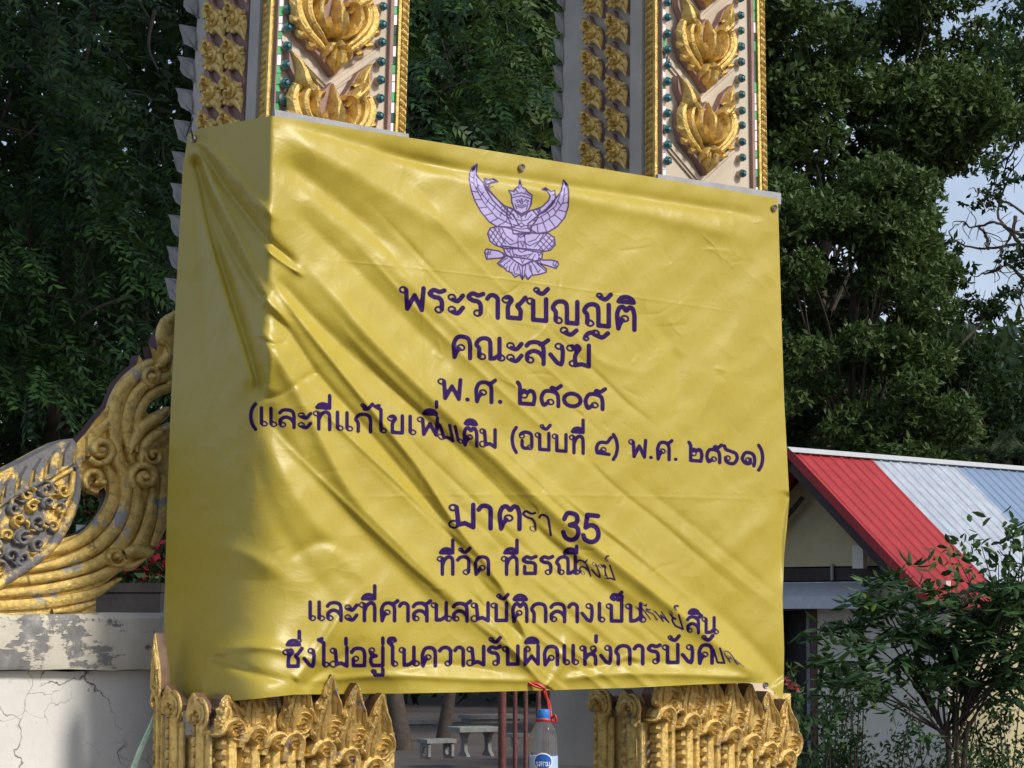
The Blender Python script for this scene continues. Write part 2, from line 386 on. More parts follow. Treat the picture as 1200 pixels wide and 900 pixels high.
def ornament(root, fr):
    """heart of scrolling flames: bottom tip at (0,0), half width 1, about three high"""
    mb = MB()
    out = [(0, -.08), (.34, .40), (.88, .92), (1.04, 1.45), (1.0, 1.95), (.80, 2.15), (1.02, 2.62), (1.03, 3.05), (.66, 2.72), (.46, 2.3), (.26, 1.95), (0, 2.35)]
    poly = out+[(-u, v) for u, v in out[-2:0:-1]]
    mb.prism([fr(u, v, .001) for u, v in poly], N3*.022, 1)
    for w_, q in ((.0045, [(-1.22, .62), (0, -.52), (1.22, .62), (1.22, .98), (0, -.16), (-1.22, .98)]), (.009, [(-1.2, .72), (0, -.42), (1.2, .72), (1.2, .88), (0, -.26), (-1.2, .88)])):
        mb.prism([fr(u, v, .001) for u, v in q], N3*w_, 2)
    for s in (1, -1):
        m = lambda L: [(s*u, v) for u, v in L]
        B = .022
        mb.carve(m([(.10, .45), (.45, .78), (.82, 1.2), (.96, 1.7), (.86, 2.08), (.68, 2.05)]), [.05, .24, .30, .26, .20, .06], [.006, .016, .02, .02, .016, .006], fr, B)
        mb.carve(m([(.14, .66), (.44, .98), (.70, 1.38), (.74, 1.82), (.58, 2.08), (.44, 1.98), (.46, 1.84)]), [.05, .20, .24, .22, .18, .12, .05], [.01, .026, .03, .03, .028, .02, .01], fr, B)
        mb.carve(m([(.18, .92), (.38, 1.15), (.50, 1.5), (.46, 1.85), (.30, 1.98), (.25, 1.86)]), [.05, .15, .18, .16, .12, .05], [.012, .034, .038, .036, .03, .012], fr, B)
        mb.carve(m([(.34, 1.70), (.52, 1.98), (.70, 2.22), (.74, 2.5), (.84, 2.78), (1.02, 3.04)]), [.10, .34, .36, .28, .16, .01], [.012, .034, .036, .03, .02, .004], fr, B)
        mb.carve(m([(.50, 2.02), (.64, 2.26), (.72, 2.5), (.82, 2.76)]), [.03, .10, .08, .01], [.03, .044, .036, .02], fr, B)
        for t in range(6):                       # scalloped outer rim
            al = -1.05+t*.42; u, v = .18+.86*math.cos(al)*1.0, 1.45+.98*math.sin(al)
            mb.carve(m([(u*.82, v-.02), (u*.98, v+.04), (u*1.08, v+.16)]), [.10, .22, .02], [.014, .02, .004], fr, B, n=4, sub=3)
        mb.carve(m([(.04, .80), (.18, .72), (.26, .52), (.30, .34)]), [.04, .18, .15, .01], [.02, .036, .03, .01], fr, B)
        mb.carve(m([(.05, .95), (.22, 1.02), (.30, 1.28), (.20, 1.50)]), [.04, .12, .13, .02], [.02, .04, .04, .02], fr, B)
        mb.carve(m([(.02, .05), (.14, .30), (.10, .58), (.02, .72)]), [.02, .12, .12, .03], [.01, .03, .03, .02], fr, B)
    mb.carve([(0, .86), (0, 1.1), (0, 1.4), (0, 1.75), (0, 2.30)], [.06, .24, .30, .18, .0], [.02, .042, .046, .04, .01], fr, .022, sharp=.8)
    mb.carve([(0, 1.0), (0, 1.2), (0, 1.5), (0, 1.72)], [.02, .15, .13, .0], [.044, .058, .056, .04], fr, .022, sharp=.8)
    mb.carve([(0, -.02), (0, .22), (0, .5), (0, .74)], [.02, .20, .24, .06], [.01, .04, .046, .02], fr, .022, sharp=.8)
    mb.carve([(0, .5), (0, .68), (0, .86)], [.06, .24, .08], [.03, .05, .03], fr, .022)
    mb.build('flame_ornament', [M_GOLD, M_MAUVE, M_BEIGE], root, 28)

def bracket(root, fr):
    """small snail-like gilded bracket with a curl on top; units are survey pixels"""
    mb = MB(); out = []
    poly = [(-11, 17), (-4, 20), (-1, 12), (6, 6), (11, 0), (13, -10), (12, -22), (6, -17), (-4, -10), (-11, -2), (-12, 6)]
    k = len(poly); v0 = [fr(u, v, .0) for u, v in poly]; v1 = [fr(u*.97, v+1, .020) for u, v in poly]
    mb.add(v0+v1, [tuple(range(k)), tuple(range(k, 2*k))]+[(i, (i+1) % k, k+(i+1) % k, k+i) for i in range(k)], 1)
    B = .019
    mb.dome(0, -1, 10.5, .012, fr, B, 0, 12)
    mb.carve(spiral(0, -1, 8, 1.6, 2.2, -1, .2), [3.2, 3.4, 2.6], [.016, .02, .026], fr, B, n=4, sub=2)
    mb.dome(0, -1, 2.4, .030, fr, B, 0, 8)
    for t in range(7):
        al = .4-t*.52; mb.dome(10.5*math.cos(al), -1+10*math.sin(al), 2.9, .013, fr, B, 0, 7, 2)
    mb.carve([(-9, 3), (-10, 9), (-7, 13), (-9.5, 17), (-12, 20)], [6, 6.5, 5, 4, .5], [.012, .018, .016, .014, .004], fr, B, n=5, sub=3)
    mb.carve(spiral(-4.5, 10.5, 3.6, 1.1, -1, 1, .3), [2.4, 2.4, 1.6], [.016, .02, .024], fr, B, n=4, sub=2)
    mb.carve([(3, -9), (8, -13), (12, -22)], [8, 7, .5], [.012, .012, .004], fr, B, n=5, sub=3)
    mb.carve([(9, -2), (12, -8), (12.5, -18)], [5, 5, .5], [.012, .014, .004], fr, B, n=5, sub=3)
    mb.build('scroll_bracket', [M_GOLD, M_MAUVE], root, 28)

def petal(root, fr0, lean, hgt, first=False):
    """one petal column of the capital: beaded stem, hooked scroll, flame petal leaning out above"""
    mb = MB(); s = .060
    fr = lambda u, v, w: fr0(u, v, w)
    # stem and beaded cord
    mb.carve([(.002, -.42), (.002, -.2), (.002, .004)], [.030, .030, .030], .022, fr, 0, 1)
    mb.carve([(.027, -.42), (.027, -.2), (.029, -.01)], [.020, .020, .016], .014, fr, 0, 0)
    v = -.40
    while v < -.012:
        mb.carve([(-.017, v-.010), (-.016, v), (-.013, v+.010)], [.014, .017, .012], [.020, .028, .022], fr, 0, n=4, sub=2); v += .0215
    # hooked scroll
    mb.carve([(.016, -.02), (.018, .020), (.004, .036), (-.016, .030), (-.026, .010), (-.040, .006)], [.022, .024, .024, .024, .022, .002], [.03, .036, .04, .04, .036, .02], fr)
    mb.carve(spiral(-.002, .012, .012, 1.2, 1.2, 1, .2), [.010, .010, .007], [.040, .044, .048], fr, n=4, sub=2); mb.dome(-.002, .011, .011, .042, fr, 0, 0, 8)
    # petal: flame-shaped blade leaning out with height, scroll carved on its right, ragged scales on its left
    H = hgt
    fl = lambda u, v, w: fr0(u, v, w+lean*max(0., v/H)**1.5)
    def leaf(pts, wid, hei, base=.01, **k): mb.carve(pts, wid, hei, fl, base, **k)
    out = [(.012, .020), (.034, H*.22), (.040, H*.40), (.030, H*.56), (.016, H*.70), (.004, H*.82), (-.014, H*1.0), (-.022, H*.90), (-.026, H*.74), (-.034, H*.66), (-.030, H*.52), (-.036, H*.42), (-.030, H*.26), (-.012, .024)]
    k = len(out); v0 = [fl(u*.9, v, -.022) for u, v in out]; v1 = [fl(u, v, .020) for u, v in out]; v2 = [fl(u*.86+.001, v*.97+H*.01, .027) for u, v in out]
    mb.add(v0+v1, [(i, (i+1) % k, k+(i+1) % k, k+i) for i in range(k)], 2)
    mb.add(v0+v1+v2, [(k+i, k+(i+1) % k, 2*k+(i+1) % k, 2*k+i) for i in range(k)]+[tuple(range(2*k, 3*k))])
    B = .024
    leaf([(-.018, H*.18), (-.024, H*.36), (-.020, H*.56), (-.016, H*.76), (-.014, H*.97)], [.006, .014, .013, .010, .002], [.006, .013, .013, .010, .004], B, n=4)
    leaf([(-.004, H*.14), (-.010, H*.34), (-.008, H*.58), (-.012, H*.84)], [.006, .012, .011, .002], [.006, .012, .011, .004], B, n=4)
    for q in range(4):
        t = .24+.15*q
        leaf([(-.016+.002*q, H*t), (-.030+.003*q, H*(t+.06)), (-.036+.004*q, H*(t+.15))], [.008, .014, .002], [.010, .016, .006], B-.004, n=4, sub=3)
    for rr_, hh_ in ((.027, .010), (.018, .015), (.009, .018)):      # nested shell scroll opening to the left
        leaf([(.010+rr_*math.cos(a_), H*.32+1.25*rr_*math.sin(a_)) for a_ in np.linspace(-1.9, 2.0, 7)], [.003, .0085, .009, .0085, .003], [.004, hh_, hh_, hh_, .004], B-.002, n=4, sub=2)
    leaf([(.002, H*.30), (.010, H*.33), (.012, H*.37)], [.004, .010, .002], [.008, .020, .006], B, n=4, sub=3)
    leaf([(.020, H*.52), (.010, H*.66), (-.004, H*.80), (-.013, H*.96)], [.012, .012, .008, .002], [.012, .015, .012, .004], B, n=4)
    leaf([(.006, H*.55), (.000, H*.70), (-.010, H*.88)], [.008, .010, .002], [.010, .013, .004], B, n=4)
    mb.build('lotus_petal', [M_PETAL, M_GOLD, M_PBACK], root, 28)

pillar_roots = [pillar(0), pillar(1)]
# ---------------------------------------------------------------- lettering
# every letter is a set of pen strokes in units of the letter height (baseline 0, top 1):
# 'S' smooth stroke, 'P' straight strokes, 'C' small loop (x, y, radius)
LR = .125
def C_(x, y, r=LR): return ('C', (x, y, r))
def S_(*p): return ('S', p)
def P_(*p): return ('P', p)
HEAD = [C_(.14,.86)]
DOME = S_((.17,0),(.15,.35),(.15,.62),(.26,.90),(.46,.97),(.66,.88),(.72,.62),(.72,.35),(.72,0))
KO = [C_(.40,.46), S_((.33,.38),(.24,.24),(.17,.0))]
KHO = [C_(.13,.82), S_((.13,.93),(.25,.95),(.33,.82),(.25,.66),(.2,.5),(.2,.25),(.2,.05)), ]
G = {
'พ': (.98,[C_(.14,.86),P_((.24,.86),(.28,.04),(.54,.66),(.80,.04),(.86,1))]),
'ผ': (.90,[C_(.27,.84),P_((.17,.84),(.17,.04),(.46,.46),(.75,.04),(.75,1))]),
'ร': (.72,[S_((.62,.99),(.45,.91),(.24,.97),(.10,.80),(.25,.67),(.44,.63),(.53,.47),(.53,.14)),C_(.42,.12)]),
'ะ': (.66,[C_(.17,.72),S_((.20,.62),(.38,.58),(.56,.84)),C_(.17,.18),S_((.20,.08),(.38,.04),(.56,.30))]),
'า': (.58,[S_((.05,.80),(.14,.94),(.28,.97),(.41,.85),(.42,.6),(.42,.3),(.42,0))]),
'ช': (.86,KHO+[P_((.2,.05),(.64,.05)),S_((.64,.05),(.65,.40),(.54,.60),(.66,.74),(.82,.99))]),
'ซ': (.88,[C_(.11,.80),S_((.18,.90),(.26,.80),(.33,.92),(.41,.80),(.28,.62),(.23,.4),(.22,.05)),P_((.22,.05),(.66,.05)),S_((.66,.05),(.67,.40),(.56,.60),(.68,.74),(.84,.99))]),
'ข': (.78,KHO+[P_((.2,.05),(.62,.05),(.62,1))]),
'บ': (.86,[C_(.14,.86),P_((.24,.88),(.24,.05),(.70,.05),(.70,1))]),
'ป': (.86,[C_(.14,.86),P_((.24,.88),(.24,.05),(.70,.05),(.70,1.42))]),
'ญ': (1.12,[C_(.28,.12),S_((.18,.12),(.18,.48),(.08,.66),(.2,.90),(.40,.97),(.55,.88),(.58,.6),(.58,.3),(.58,.05)),P_((.58,.05),(.95,.05),(.95,1)),C_(.48,-.30),S_((.53,-.40),(.72,-.46),(.92,-.26))]),
'ต': (.88,KO+[S_((.17,0),(.14,.35),(.13,.65),(.21,.91),(.34,.96),(.45,.82),(.56,.96),(.68,.91),(.74,.62),(.74,.3),(.74,0))]),
'ค': (.86,KO+[DOME]),
'ด': (.86,[C_(.44,.36),S_((.35,.30),(.25,.14),(.17,.0)),DOME]),
'ศ': (.90,KO+[DOME,S_((.60,.90),(.72,.96),(.86,1.10))]),
'ล': (.82,[C_(.20,.13),S_((.10,.15),(.11,.40),(.32,.56),(.54,.48),(.68,.26)),S_((.08,.78),(.2,.93),(.42,.97),(.62,.88),(.68,.62),(.68,.3),(.68,0))]),
'ส': (.86,[C_(.20,.13),S_((.10,.15),(.11,.40),(.32,.56),(.54,.48),(.68,.26)),S_((.08,.78),(.2,.93),(.42,.97),(.62,.88),(.68,.62),(.68,.3),(.68,0)),S_((.56,.88),(.70,.96),(.84,1.10))]),
'ง': (.66,[C_(.36,.86),S_((.47,.86),(.50,.6),(.48,.2),(.44,.04)),P_((.44,.04),(.30,.10),(.06,.46))]),
'ฆ': (.94,[C_(.11,.82),S_((.18,.91),(.27,.80),(.34,.94),(.43,.82),(.32,.62),(.27,.4),(.28,.16)),C_(.20,.12),P_((.28,.05),(.50,.12),(.76,.04),(.76,1))]),
'ณ': (1.12,[C_(.28,.12),S_((.18,.12),(.18,.48),(.08,.66),(.2,.90),(.40,.97),(.55,.88),(.58,.6),(.58,.3),(.58,.05)),P_((.58,.06),(.70,.07),(.90,.24)),C_(.96,.12),P_((.90,.14),(.90,1))]),
'ฉ': (.86,[C_(.20,.74),S_((.14,.84),(.28,.95),(.46,.97),(.66,.88),(.70,.62),(.70,.3),(.70,.14)),C_(.60,.12),S_((.52,.06),(.32,.06),(.22,.18),(.22,.46))]),
'ว': (.70,[S_((.06,.80),(.18,.94),(.36,.97),(.53,.84),(.55,.5),(.54,.14)),C_(.43,.12)]),
'ธ': (.80,[S_((.68,.99),(.48,.91),(.26,.97),(.12,.80),(.28,.67),(.50,.65),(.64,.55),(.65,.30),(.65,.05)),P_((.65,.05),(.18,.05),(.18,.42))]),
'ย': (.84,[C_(.18,.86),S_((.13,.76),(.20,.62),(.38,.56)),S_((.34,.56),(.17,.48),(.14,.25),(.22,.05)),P_((.22,.05),(.68,.05),(.68,1))]),
'อ': (.82,[S_((.10,.76),(.22,.93),(.44,.97),(.62,.88),(.68,.62),(.68,.30),(.67,.05)),P_((.67,.05),(.18,.05),(.17,.40)),C_(.28,.42)]),
'ห': (.90,[C_(.14,.86),P_((.24,.88),(.24,0)),S_((.24,.28),(.40,.50),(.58,.60),(.70,.74)),C_(.62,.84),S_((.52,.56),(.68,.46),(.72,.25),(.72,0))]),
'น': (.92,[C_(.14,.86),P_((.24,.88),(.24,.05)),S_((.24,.05),(.45,.08),(.66,.26)),C_(.78,.13,.135),P_((.68,.14),(.68,1))]),
'ม': (.88,[C_(.14,.86),P_((.24,.88),(.30,.16)),C_(.16,.14,.155),P_((.28,.12),(.50,.20),(.76,.03),(.76,1))]),
'ท': (.86,[C_(.14,.86),P_((.24,.88),(.24,0)),S_((.24,.50),(.34,.80),(.50,.96),(.66,.90),(.70,.62),(.70,.3),(.70,0))]),
'ก': (.86,[S_((.18,0),(.18,.45),(.08,.66),(.2,.90),(.42,.97),(.64,.88),(.70,.62),(.70,.3),(.70,0))]),
'เ': (.46,[C_(.28,.12),P_((.17,.14),(.17,1))]),
'แ': (.86,[C_(.28,.12),P_((.17,.14),(.17,1)),C_(.68,.12),P_((.57,.14),(.57,1))]),
'ไ': (.56,[C_(.38,.12),P_((.28,.14),(.28,1.05)),P_((.28,1.0),(.28,1.28),(.04,1.44)),P_((.04,1.44),(.20,1.50))]),
'ใ': (.56,[C_(.38,.12),P_((.28,.14),(.28,1.05)),S_((.28,1.0),(.22,1.15),(.10,1.28),(.14,1.46),(.34,1.48),(.40,1.36)),C_(.28,1.33,.08)]),
'๒': (.86,[S_((.06,1.08),(.14,.9),(.14,.5),(.14,.05)),P_((.14,.05),(.66,.05)),S_((.66,.05),(.70,.40),(.64,.66),(.52,.70),(.42,.60),(.30,.70),(.22,.58)),C_(.30,.46)]),
'๕': (.90,[C_(.44,.22),S_((.34,.18),(.18,.06),(.10,.40),(.22,.72),(.46,.76),(.68,.66),(.74,.38),(.74,.04)),S_((.46,.76),(.50,.94),(.66,.90),(.84,1.06)) ]),
'๐': (.78,[('C',(.37,.40,.32))]),
'๔': (.86,[C_(.44,.30),S_((.36,.22),(.14,.12),(.10,.40),(.22,.66),(.44,.72),(.62,.72),(.82,1.02)),P_((.12,.1),(.72,.05))]),
'๖': (.86,[S_((.08,1.02),(.16,.82),(.34,.76),(.50,.70),(.66,.62),(.72,.36),(.58,.08),(.36,.04),(.16,.16),(.14,.36)),C_(.25,.34)]),
'๑': (.86,[C_(.42,.32),S_((.52,.36),(.50,.14),(.28,.12),(.12,.36),(.24,.68),(.46,.74),(.68,.62),(.74,.30),(.70,.0))]),
'3': (.72,[S_((.10,.80),(.20,1.02),(.36,1.06),(.54,.98),(.54,.72),(.30,.58)),S_((.30,.58),(.54,.52),(.60,.28),(.50,.06),(.32,-.02),(.14,.06),(.06,.26))]),
'5': (.74,[P_((.58,1.06),(.20,1.06),(.14,.54)),S_((.14,.54),(.32,.66),(.52,.58),(.60,.34),(.52,.08),(.32,-.02),(.12,.06),(.06,.22))]),
'(': (.42,[S_((.34,1.20),(.20,.92),(.14,.50),(.20,.08),(.34,-.22))]),
')': (.42,[S_((.08,1.20),(.22,.92),(.28,.50),(.22,.08),(.08,-.22))]),
'.': (.34,[('P',((.14,.05),(.16,.05)))]),
' ': (.42,[]),
}
# marks above and below, measured from the right edge of the letter they sit on
M = {
'ั': [C_(-.50,1.38,.09),S_((-.46,1.29),(-.28,1.24),(-.10,1.46))],
'ิ': [S_((-.70,1.20),(-.60,1.36),(-.42,1.42),(-.24,1.34),(-.16,1.20)),P_((-.70,1.20),(-.16,1.20))],
'ี': [S_((-.70,1.20),(-.60,1.36),(-.42,1.42),(-.24,1.34),(-.16,1.20)),P_((-.70,1.20),(-.16,1.20),(-.16,1.56))],
'ึ': [S_((-.70,1.20),(-.60,1.36),(-.42,1.42),(-.30,1.36),(-.16,1.20)),P_((-.70,1.20),(-.16,1.20)),C_(-.17,1.42,.09)],
'็': [C_(-.40,1.30,.07),S_((-.50,1.22),(-.62,1.32),(-.52,1.48),(-.30,1.46),(-.16,1.62)),S_((-.34,1.2),(-.18,1.24),(-.14,1.36))],
'่': [P_((-.16,1.20),(-.16,1.50))],
'้': [C_(-.48,1.46,.08),S_((-.40,1.42),(-.42,1.26),(-.26,1.30),(-.08,1.56))],
'์': [C_(-.28,1.32,.09),S_((-.30,1.42),(-.20,1.56),(-.02,1.64))],
'ู': [C_(-.60,-.26,.08),P_((-.52,-.26),(-.52,-.46),(-.16,-.46),(-.16,-.16))],
}
UP = 'ัิีึ็'
def smooth(p, n=6):
    p = [np.array(q, float) for q in p]
    q = [2*p[0]-p[1]] + p + [2*p[-1]-p[-2]]
    out = []
    for i in range(1, len(q)-2):
        a, b, c, d = q[i-1], q[i], q[i+1], q[i+2]
        for k in range(n):
            t = k/n
            out.append(.5*((2*b)+(c-a)*t+(2*a-5*b+4*c-d)*t*t+(3*b-a-3*c+d)*t**3))
    out.append(p[-1])
    return np.array(out)
def glyph_lines(st):
    out = []
    for kind, p in st:
        if kind == 'S': out.append((smooth(p), 1.0))
        elif kind == 'P': out.append((np.array(p, float), 1.0))
        else:
            t = np.linspace(0, 2*math.pi, 15)
            big = p[2] > .2
            out.append((np.stack([p[0]+p[2]*np.cos(t), p[1]+p[2]*np.sin(t)], 1), 1.0 if big else .47))
    return out
def word(text, x, y, size, slope=0., sx=1., hw=.107, skew=0., squeeze=None):
    """pen lines of a word in banner pixels: x, y = start of the baseline, slope = baseline drop per pixel"""
    out, cx, prev_up = [], 0., False
    def put(st, x0, dy=0.):
        for L, m in glyph_lines(st):
            gx = (L[:,0]+x0)*size*sx; gy = (L[:,1]+dy)*size
            px = x+gx+skew*gy; py = y+slope*gx-gy
            out.append((np.stack([px, py], 1), hw*size*m))
    for ch in text:
        if ch in M:
            dy = 0.
            if ch in '่้์' and prev_up: dy = .40
            put(M[ch], cx, dy); prev_up = ch in UP
        else:
            w, st = G[ch]; put(st, cx); cx += w; prev_up = False
    return out, cx*size*sx
def word_to(text, x0, x1, y0, y1, size, **k):
    """the same, stretched to end at x1 on a baseline that runs from y0 to y1"""
    pass
    _, w = word(text, 0, 0, size, **k)
    return word(text, x0, y0, size, slope=(y1-y0)/(x1-x0), sx=(x1-x0)/w, **k)[0]
def banner_lettering():
    T = []
    T += word_to('พระราชบัญญัติ', 468, 748, 362, 387, 26.5)
    T += word_to('คณะสงฆ์', 527, 696, 418, 431, 25.5)
    T += word_to('พ.ศ. ๒๕๐๕', 513, 711, 467, 481, 23.5)
    T += word_to('(และที่แก้ไขเพิ่', 290, 516, 498, 511, 21)
    T += word_to('มเ', 514, 544, 514, 520, 19, skew=-.22)
    T += word_to('ติม', 541, 583, 521, 525, 21)
    T += word_to('(ฉบับที่ ๔) พ.ศ. ๒๕๖๑)', 597, 897, 525, 547, 20.5)
    T += word_to('มาต', 526, 614, 618, 620, 27)
    T += word_to('รา', 613, 650, 620, 628, 23, skew=-.15, hw=.066)
    T += word_to('35', 658, 706, 631, 636, 29, hw=.10)
    T += word_to('ที่วัด ที่ธรณี', 512, 680, 673, 673, 21)
    T += word_to('สงฆ์', 680, 724, 673, 681, 18, skew=-.35, hw=.062)
    T += word_to('และที่ศาสนสมบัติกลางเป็น', 359, 757, 727, 729, 21.5)
    T += word_to('ทรัพ', 753, 787, 724, 731, 14, skew=-.75, hw=.06)
    T += word_to('ย์', 787, 804, 732, 740, 18, skew=-.3, hw=.07)
    T += word_to('สิน', 804, 842, 741, 743, 19)
    T += word_to('ซึ่งไม่อยู่ในความรับผิดแห่งการบังคั', 332, 838, 782, 777, 22)
    T += word_to('บ', 837, 852, 777, 778, 18, skew=-.3, hw=.075)
    T += word_to('ค', 853, 866, 776, 779, 15, skew=-.6, hw=.05)
    T += word_to('ด', 863, 874, 779, 783, 11, skew=-1.1, hw=.04)
    return T
# the winged royal emblem over the text, in pixels of an enlarged crop (scale 4.615, origin 480,170)
def emb(p): return np.array(p, float)/4.615+np.array([480., 170.])
def mirror_(p, cx=605): return [(2*cx-x, y) for x, y in p]
EM_FILL = [
 # wings
 [(365,104),(340,118),(325,150),(322,190),(335,250),(352,300),(385,360),(430,415),(470,440),(555,445),(590,430),(560,380),(520,345),(480,300),(440,255),(405,210),(375,180),(360,160)],
 [(832,188),(855,215),(860,260),(858,330),(840,390),(800,440),(750,470),(690,478),(640,450),(640,425),(690,385),(740,345),(790,290),(820,250)],
 # arms and claws
 [(480,198),(450,184),(425,186),(405,180),(410,215),(420,240),(470,290),(515,330),(560,345),(540,380),(500,350),(450,300),(418,250),(402,215)],
 [(418,240),(440,200),(478,198),(455,182),(422,190),(402,182),(408,225)],
 [(714,240),(735,230),(765,252),(785,245),(790,290),(770,325),(735,360),(690,380),(665,352),(715,335),(752,300),(760,275),(745,250)],
 # torso, head, crown
 [(530,335),(560,350),(605,385),(660,352),(705,345),(690,400),(660,440),(650,480),(560,480),(550,430),(525,380)],
 [(552,310),(550,270),(535,245),(560,250),(575,232),(590,225),(596,186),(604,225),(625,235),(640,255),(662,270),(658,320),(640,355),(605,372),(570,352)],
 # thighs, loincloth, feet
 [(470,440),(435,450),(422,480),(435,520),(470,545),(520,560),(600,560),(700,580),(760,570),(788,540),(782,500),(750,478),(690,478),(600,470),(520,445)],
 [(500,545),(610,560),(720,570),(715,620),(660,630),(610,655),(560,620),(520,590)],
 [(505,585),(480,572),(415,562),(405,578),(416,618),(450,614),(490,612),(520,600)],
 [(700,610),(720,622),(770,622),(800,630),(806,645),(792,668),(770,660),(720,645),(690,640)],
 # tail plumes
 [(520,600),(475,640),(490,655),(510,662),(525,680),(550,690),(570,715),(595,700),(610,728),(625,700),(640,728),(660,705),(700,700),(738,688),(740,670),(700,640),(660,620),(600,610)],
]
EM_LINE = [  # feathers, ornaments, face: open pen lines
 [(345,140),(352,220),(400,310),(470,390),(550,430)],[(335,200),(352,215)],[(340,250),(370,255)],[(355,295),(392,295)],[(378,340),(420,335)],[(410,380),(450,368)],[(440,415),(480,395)],[(330,170),(348,180)],
 [(360,180),(372,240),(420,300),(490,365),(560,405)],[(375,215),(362,235)],[(400,255),(385,275)],[(430,290),(415,315)],[(465,325),(450,352)],[(500,358),(490,385)],[(530,382),(522,415)],[(480,435),(520,415)],
 [(840,230),(830,310),(780,380),(720,420),(650,440)],[(855,260),(835,275)],[(856,310),(825,318)],[(845,360),(808,352)],[(820,405),(785,378)],[(785,440),(755,400)],[(740,465),(722,418)],[(695,472),(690,432)],
 [(815,265),(790,330),(740,370),(670,410)],[(800,300),(815,320)],[(775,340),(792,362)],[(745,362),(760,390)],[(710,385),(722,410)],
 [(505,322),(490,345)],[(520,335),(508,358)],[(700,345),(715,372)],[(688,350),(700,378)],[(770,300),(785,312)],[(432,232),(452,222)],[(405,215),(418,195)],[(775,270),(790,262)],
 [(560,345),(600,378),(650,352)],[(575,360),(590,392)],[(600,375),(605,405)],[(640,360),(625,392)],[(560,372),(575,400),(605,412),(640,402),(660,375)],[(540,385),(552,395)],[(560,430),(605,440),(655,432)],[(555,445),(605,455),(655,447)],[(590,430),(605,420),(620,432),(605,446),(590,430)],
 [(560,270),(580,262),(604,258),(632,264),(652,276)],[(556,285),(604,274),(655,290)],[(575,300),(590,296),(598,306),(580,310)],[(618,306),(628,296),(645,302),(632,312)],[(604,290),(600,318),(612,318),(608,292)],[(580,330),(605,340),(632,330)],[(585,322),(605,330),(628,322)],[(570,318),(580,345)],[(640,318),(632,348)],[(552,300),(562,330)],[(657,300),(650,330)],[(590,235),(604,225),(618,238)],[(598,205),(606,215)],[(565,255),(575,240),(585,255)],[(625,255),(635,248),(642,262)],
 [(480,450),(500,500),(545,540),(600,520)],[(500,450),(520,490),(560,520)],[(725,482),(700,520),(650,545),(610,520)],[(705,482),(680,512),(640,525)],[(590,475),(585,520),(590,570),(605,580),(632,570),(625,520),(620,475)],[(596,490),(612,480),(620,495)],[(600,520),(612,550),(622,520)],[(575,480),(600,500),(635,480)],
 [(440,460),(500,540)],[(428,480),(478,545)],[(455,446),(520,535)],[(430,510),(470,445)],[(445,530),(490,450)],[(465,545),(505,470)],[(490,550),(520,500)],
 [(780,510),(720,575)],[(785,530),(745,572)],[(765,490),(700,565)],[(740,482),(675,552)],[(720,500),(775,555)],[(705,515),(755,570)],[(690,535),(730,575)],[(740,488),(786,535)],
 [(555,560),(560,590),(600,600),(660,590),(675,570)],[(540,575),(560,620),(610,650),(660,625),(680,590)],[(560,600),(575,590),(585,610),(600,598),(612,615),(625,598),(640,610),(655,592)],[(600,610),(610,640),(625,612)],[(520,555),(535,580),(550,560)],[(690,575),(700,600),(715,580)],
 [(425,570),(420,615)],[(440,568),(436,590),(415,592)],[(430,580),(410,585)],[(505,590),(515,610)],[(795,632),(785,662)],[(780,628),(775,648),(795,655)],[(700,620),(712,640)],
 [(530,610),(500,630),(482,645),(500,650)],[(545,622),(515,645),(505,662),(522,668),(530,655)],[(560,632),(540,660),(540,688),(555,688)],[(575,642),(562,670),(570,700),(582,695)],[(592,655),(600,690),(610,728)],[(610,660),(610,720)],[(628,652),(622,690),(632,722),(648,715)],[(645,640),(650,670),(665,700)],[(660,632),(680,660),(695,690),(705,675)],[(672,625),(705,655),(735,680)],[(590,640),(580,680)],[(655,650),(660,690)],
]
EM_DARK = [[(365,104),(340,122),(333,150),(352,135)],[(832,188),(850,208),(852,235),(838,212)],[(714,240),(735,231),(752,243),(742,246)],[(596,186),(591,210),(602,212)],[(606,728),(612,728),(612,705),(606,705)],[(480,198),(455,182),(440,184),(462,194)]]
# ---------------------------------------------------------------- the banner
def polyx(pts, q):
    p = np.array(pts, float); return np.interp(q, p[:, 0], p[:, 1])
def seg_d(P, L):
    """distance of points to an open pen line, and how far along it (0..1)"""
    best = np.full(len(P), 1e9); tt = np.zeros(len(P)); sg = np.zeros(len(P)); n = len(L)-1
    for i in range(n):
        a, b = L[i], L[i+1]; ab = b-a; t = np.clip(((P-a)@ab)/max(ab@ab, 1e-9), 0, 1)
        r = P-a-t[:, None]*ab; d = np.hypot(r[:, 0], r[:, 1]); k = d < best
        best[k] = d[k]; tt[k] = (i+t[k])/n; sg[k] = np.sign(ab[0]*r[k, 1]-ab[1]*r[k, 0])
    return best, tt, sg
def inside(P, poly):
    c = np.zeros(len(P), bool)
    for i in range(len(poly)):
        a, b = poly[i], poly[(i+1) % len(poly)]
        if a[1] == b[1]: continue
        c ^= ((a[1] > P[:, 1]) != (b[1] > P[:, 1])) & (P[:, 0] < (b[0]-a[0])*(P[:, 1]-a[1])/(b[1]-a[1])+a[0])
    return c
# outline of the cloth in the survey
TOP = [(221, 158), (229, 152), (318, 135.5), (478, 161), (640, 187), (780, 210), (912, 233)]
BOT = [(193, 826), (250, 823), (300, 819), (345, 814), (480, 812.5), (560, 811), (640, 809), (740, 806), (820, 802), (880, 800), (893, 801), (905, 810), (917, 819)]
LFT = [(152, 221), (200, 214), (330, 207), (480, 200), (600, 195.5), (700, 193), (830, 192)]
RGT = [(225, 911.5), (350, 915), (470, 919), (545, 923), (585, 925), (620, 922), (650, 919), (700, 917), (760, 919), (800, 918.5), (820, 917)]
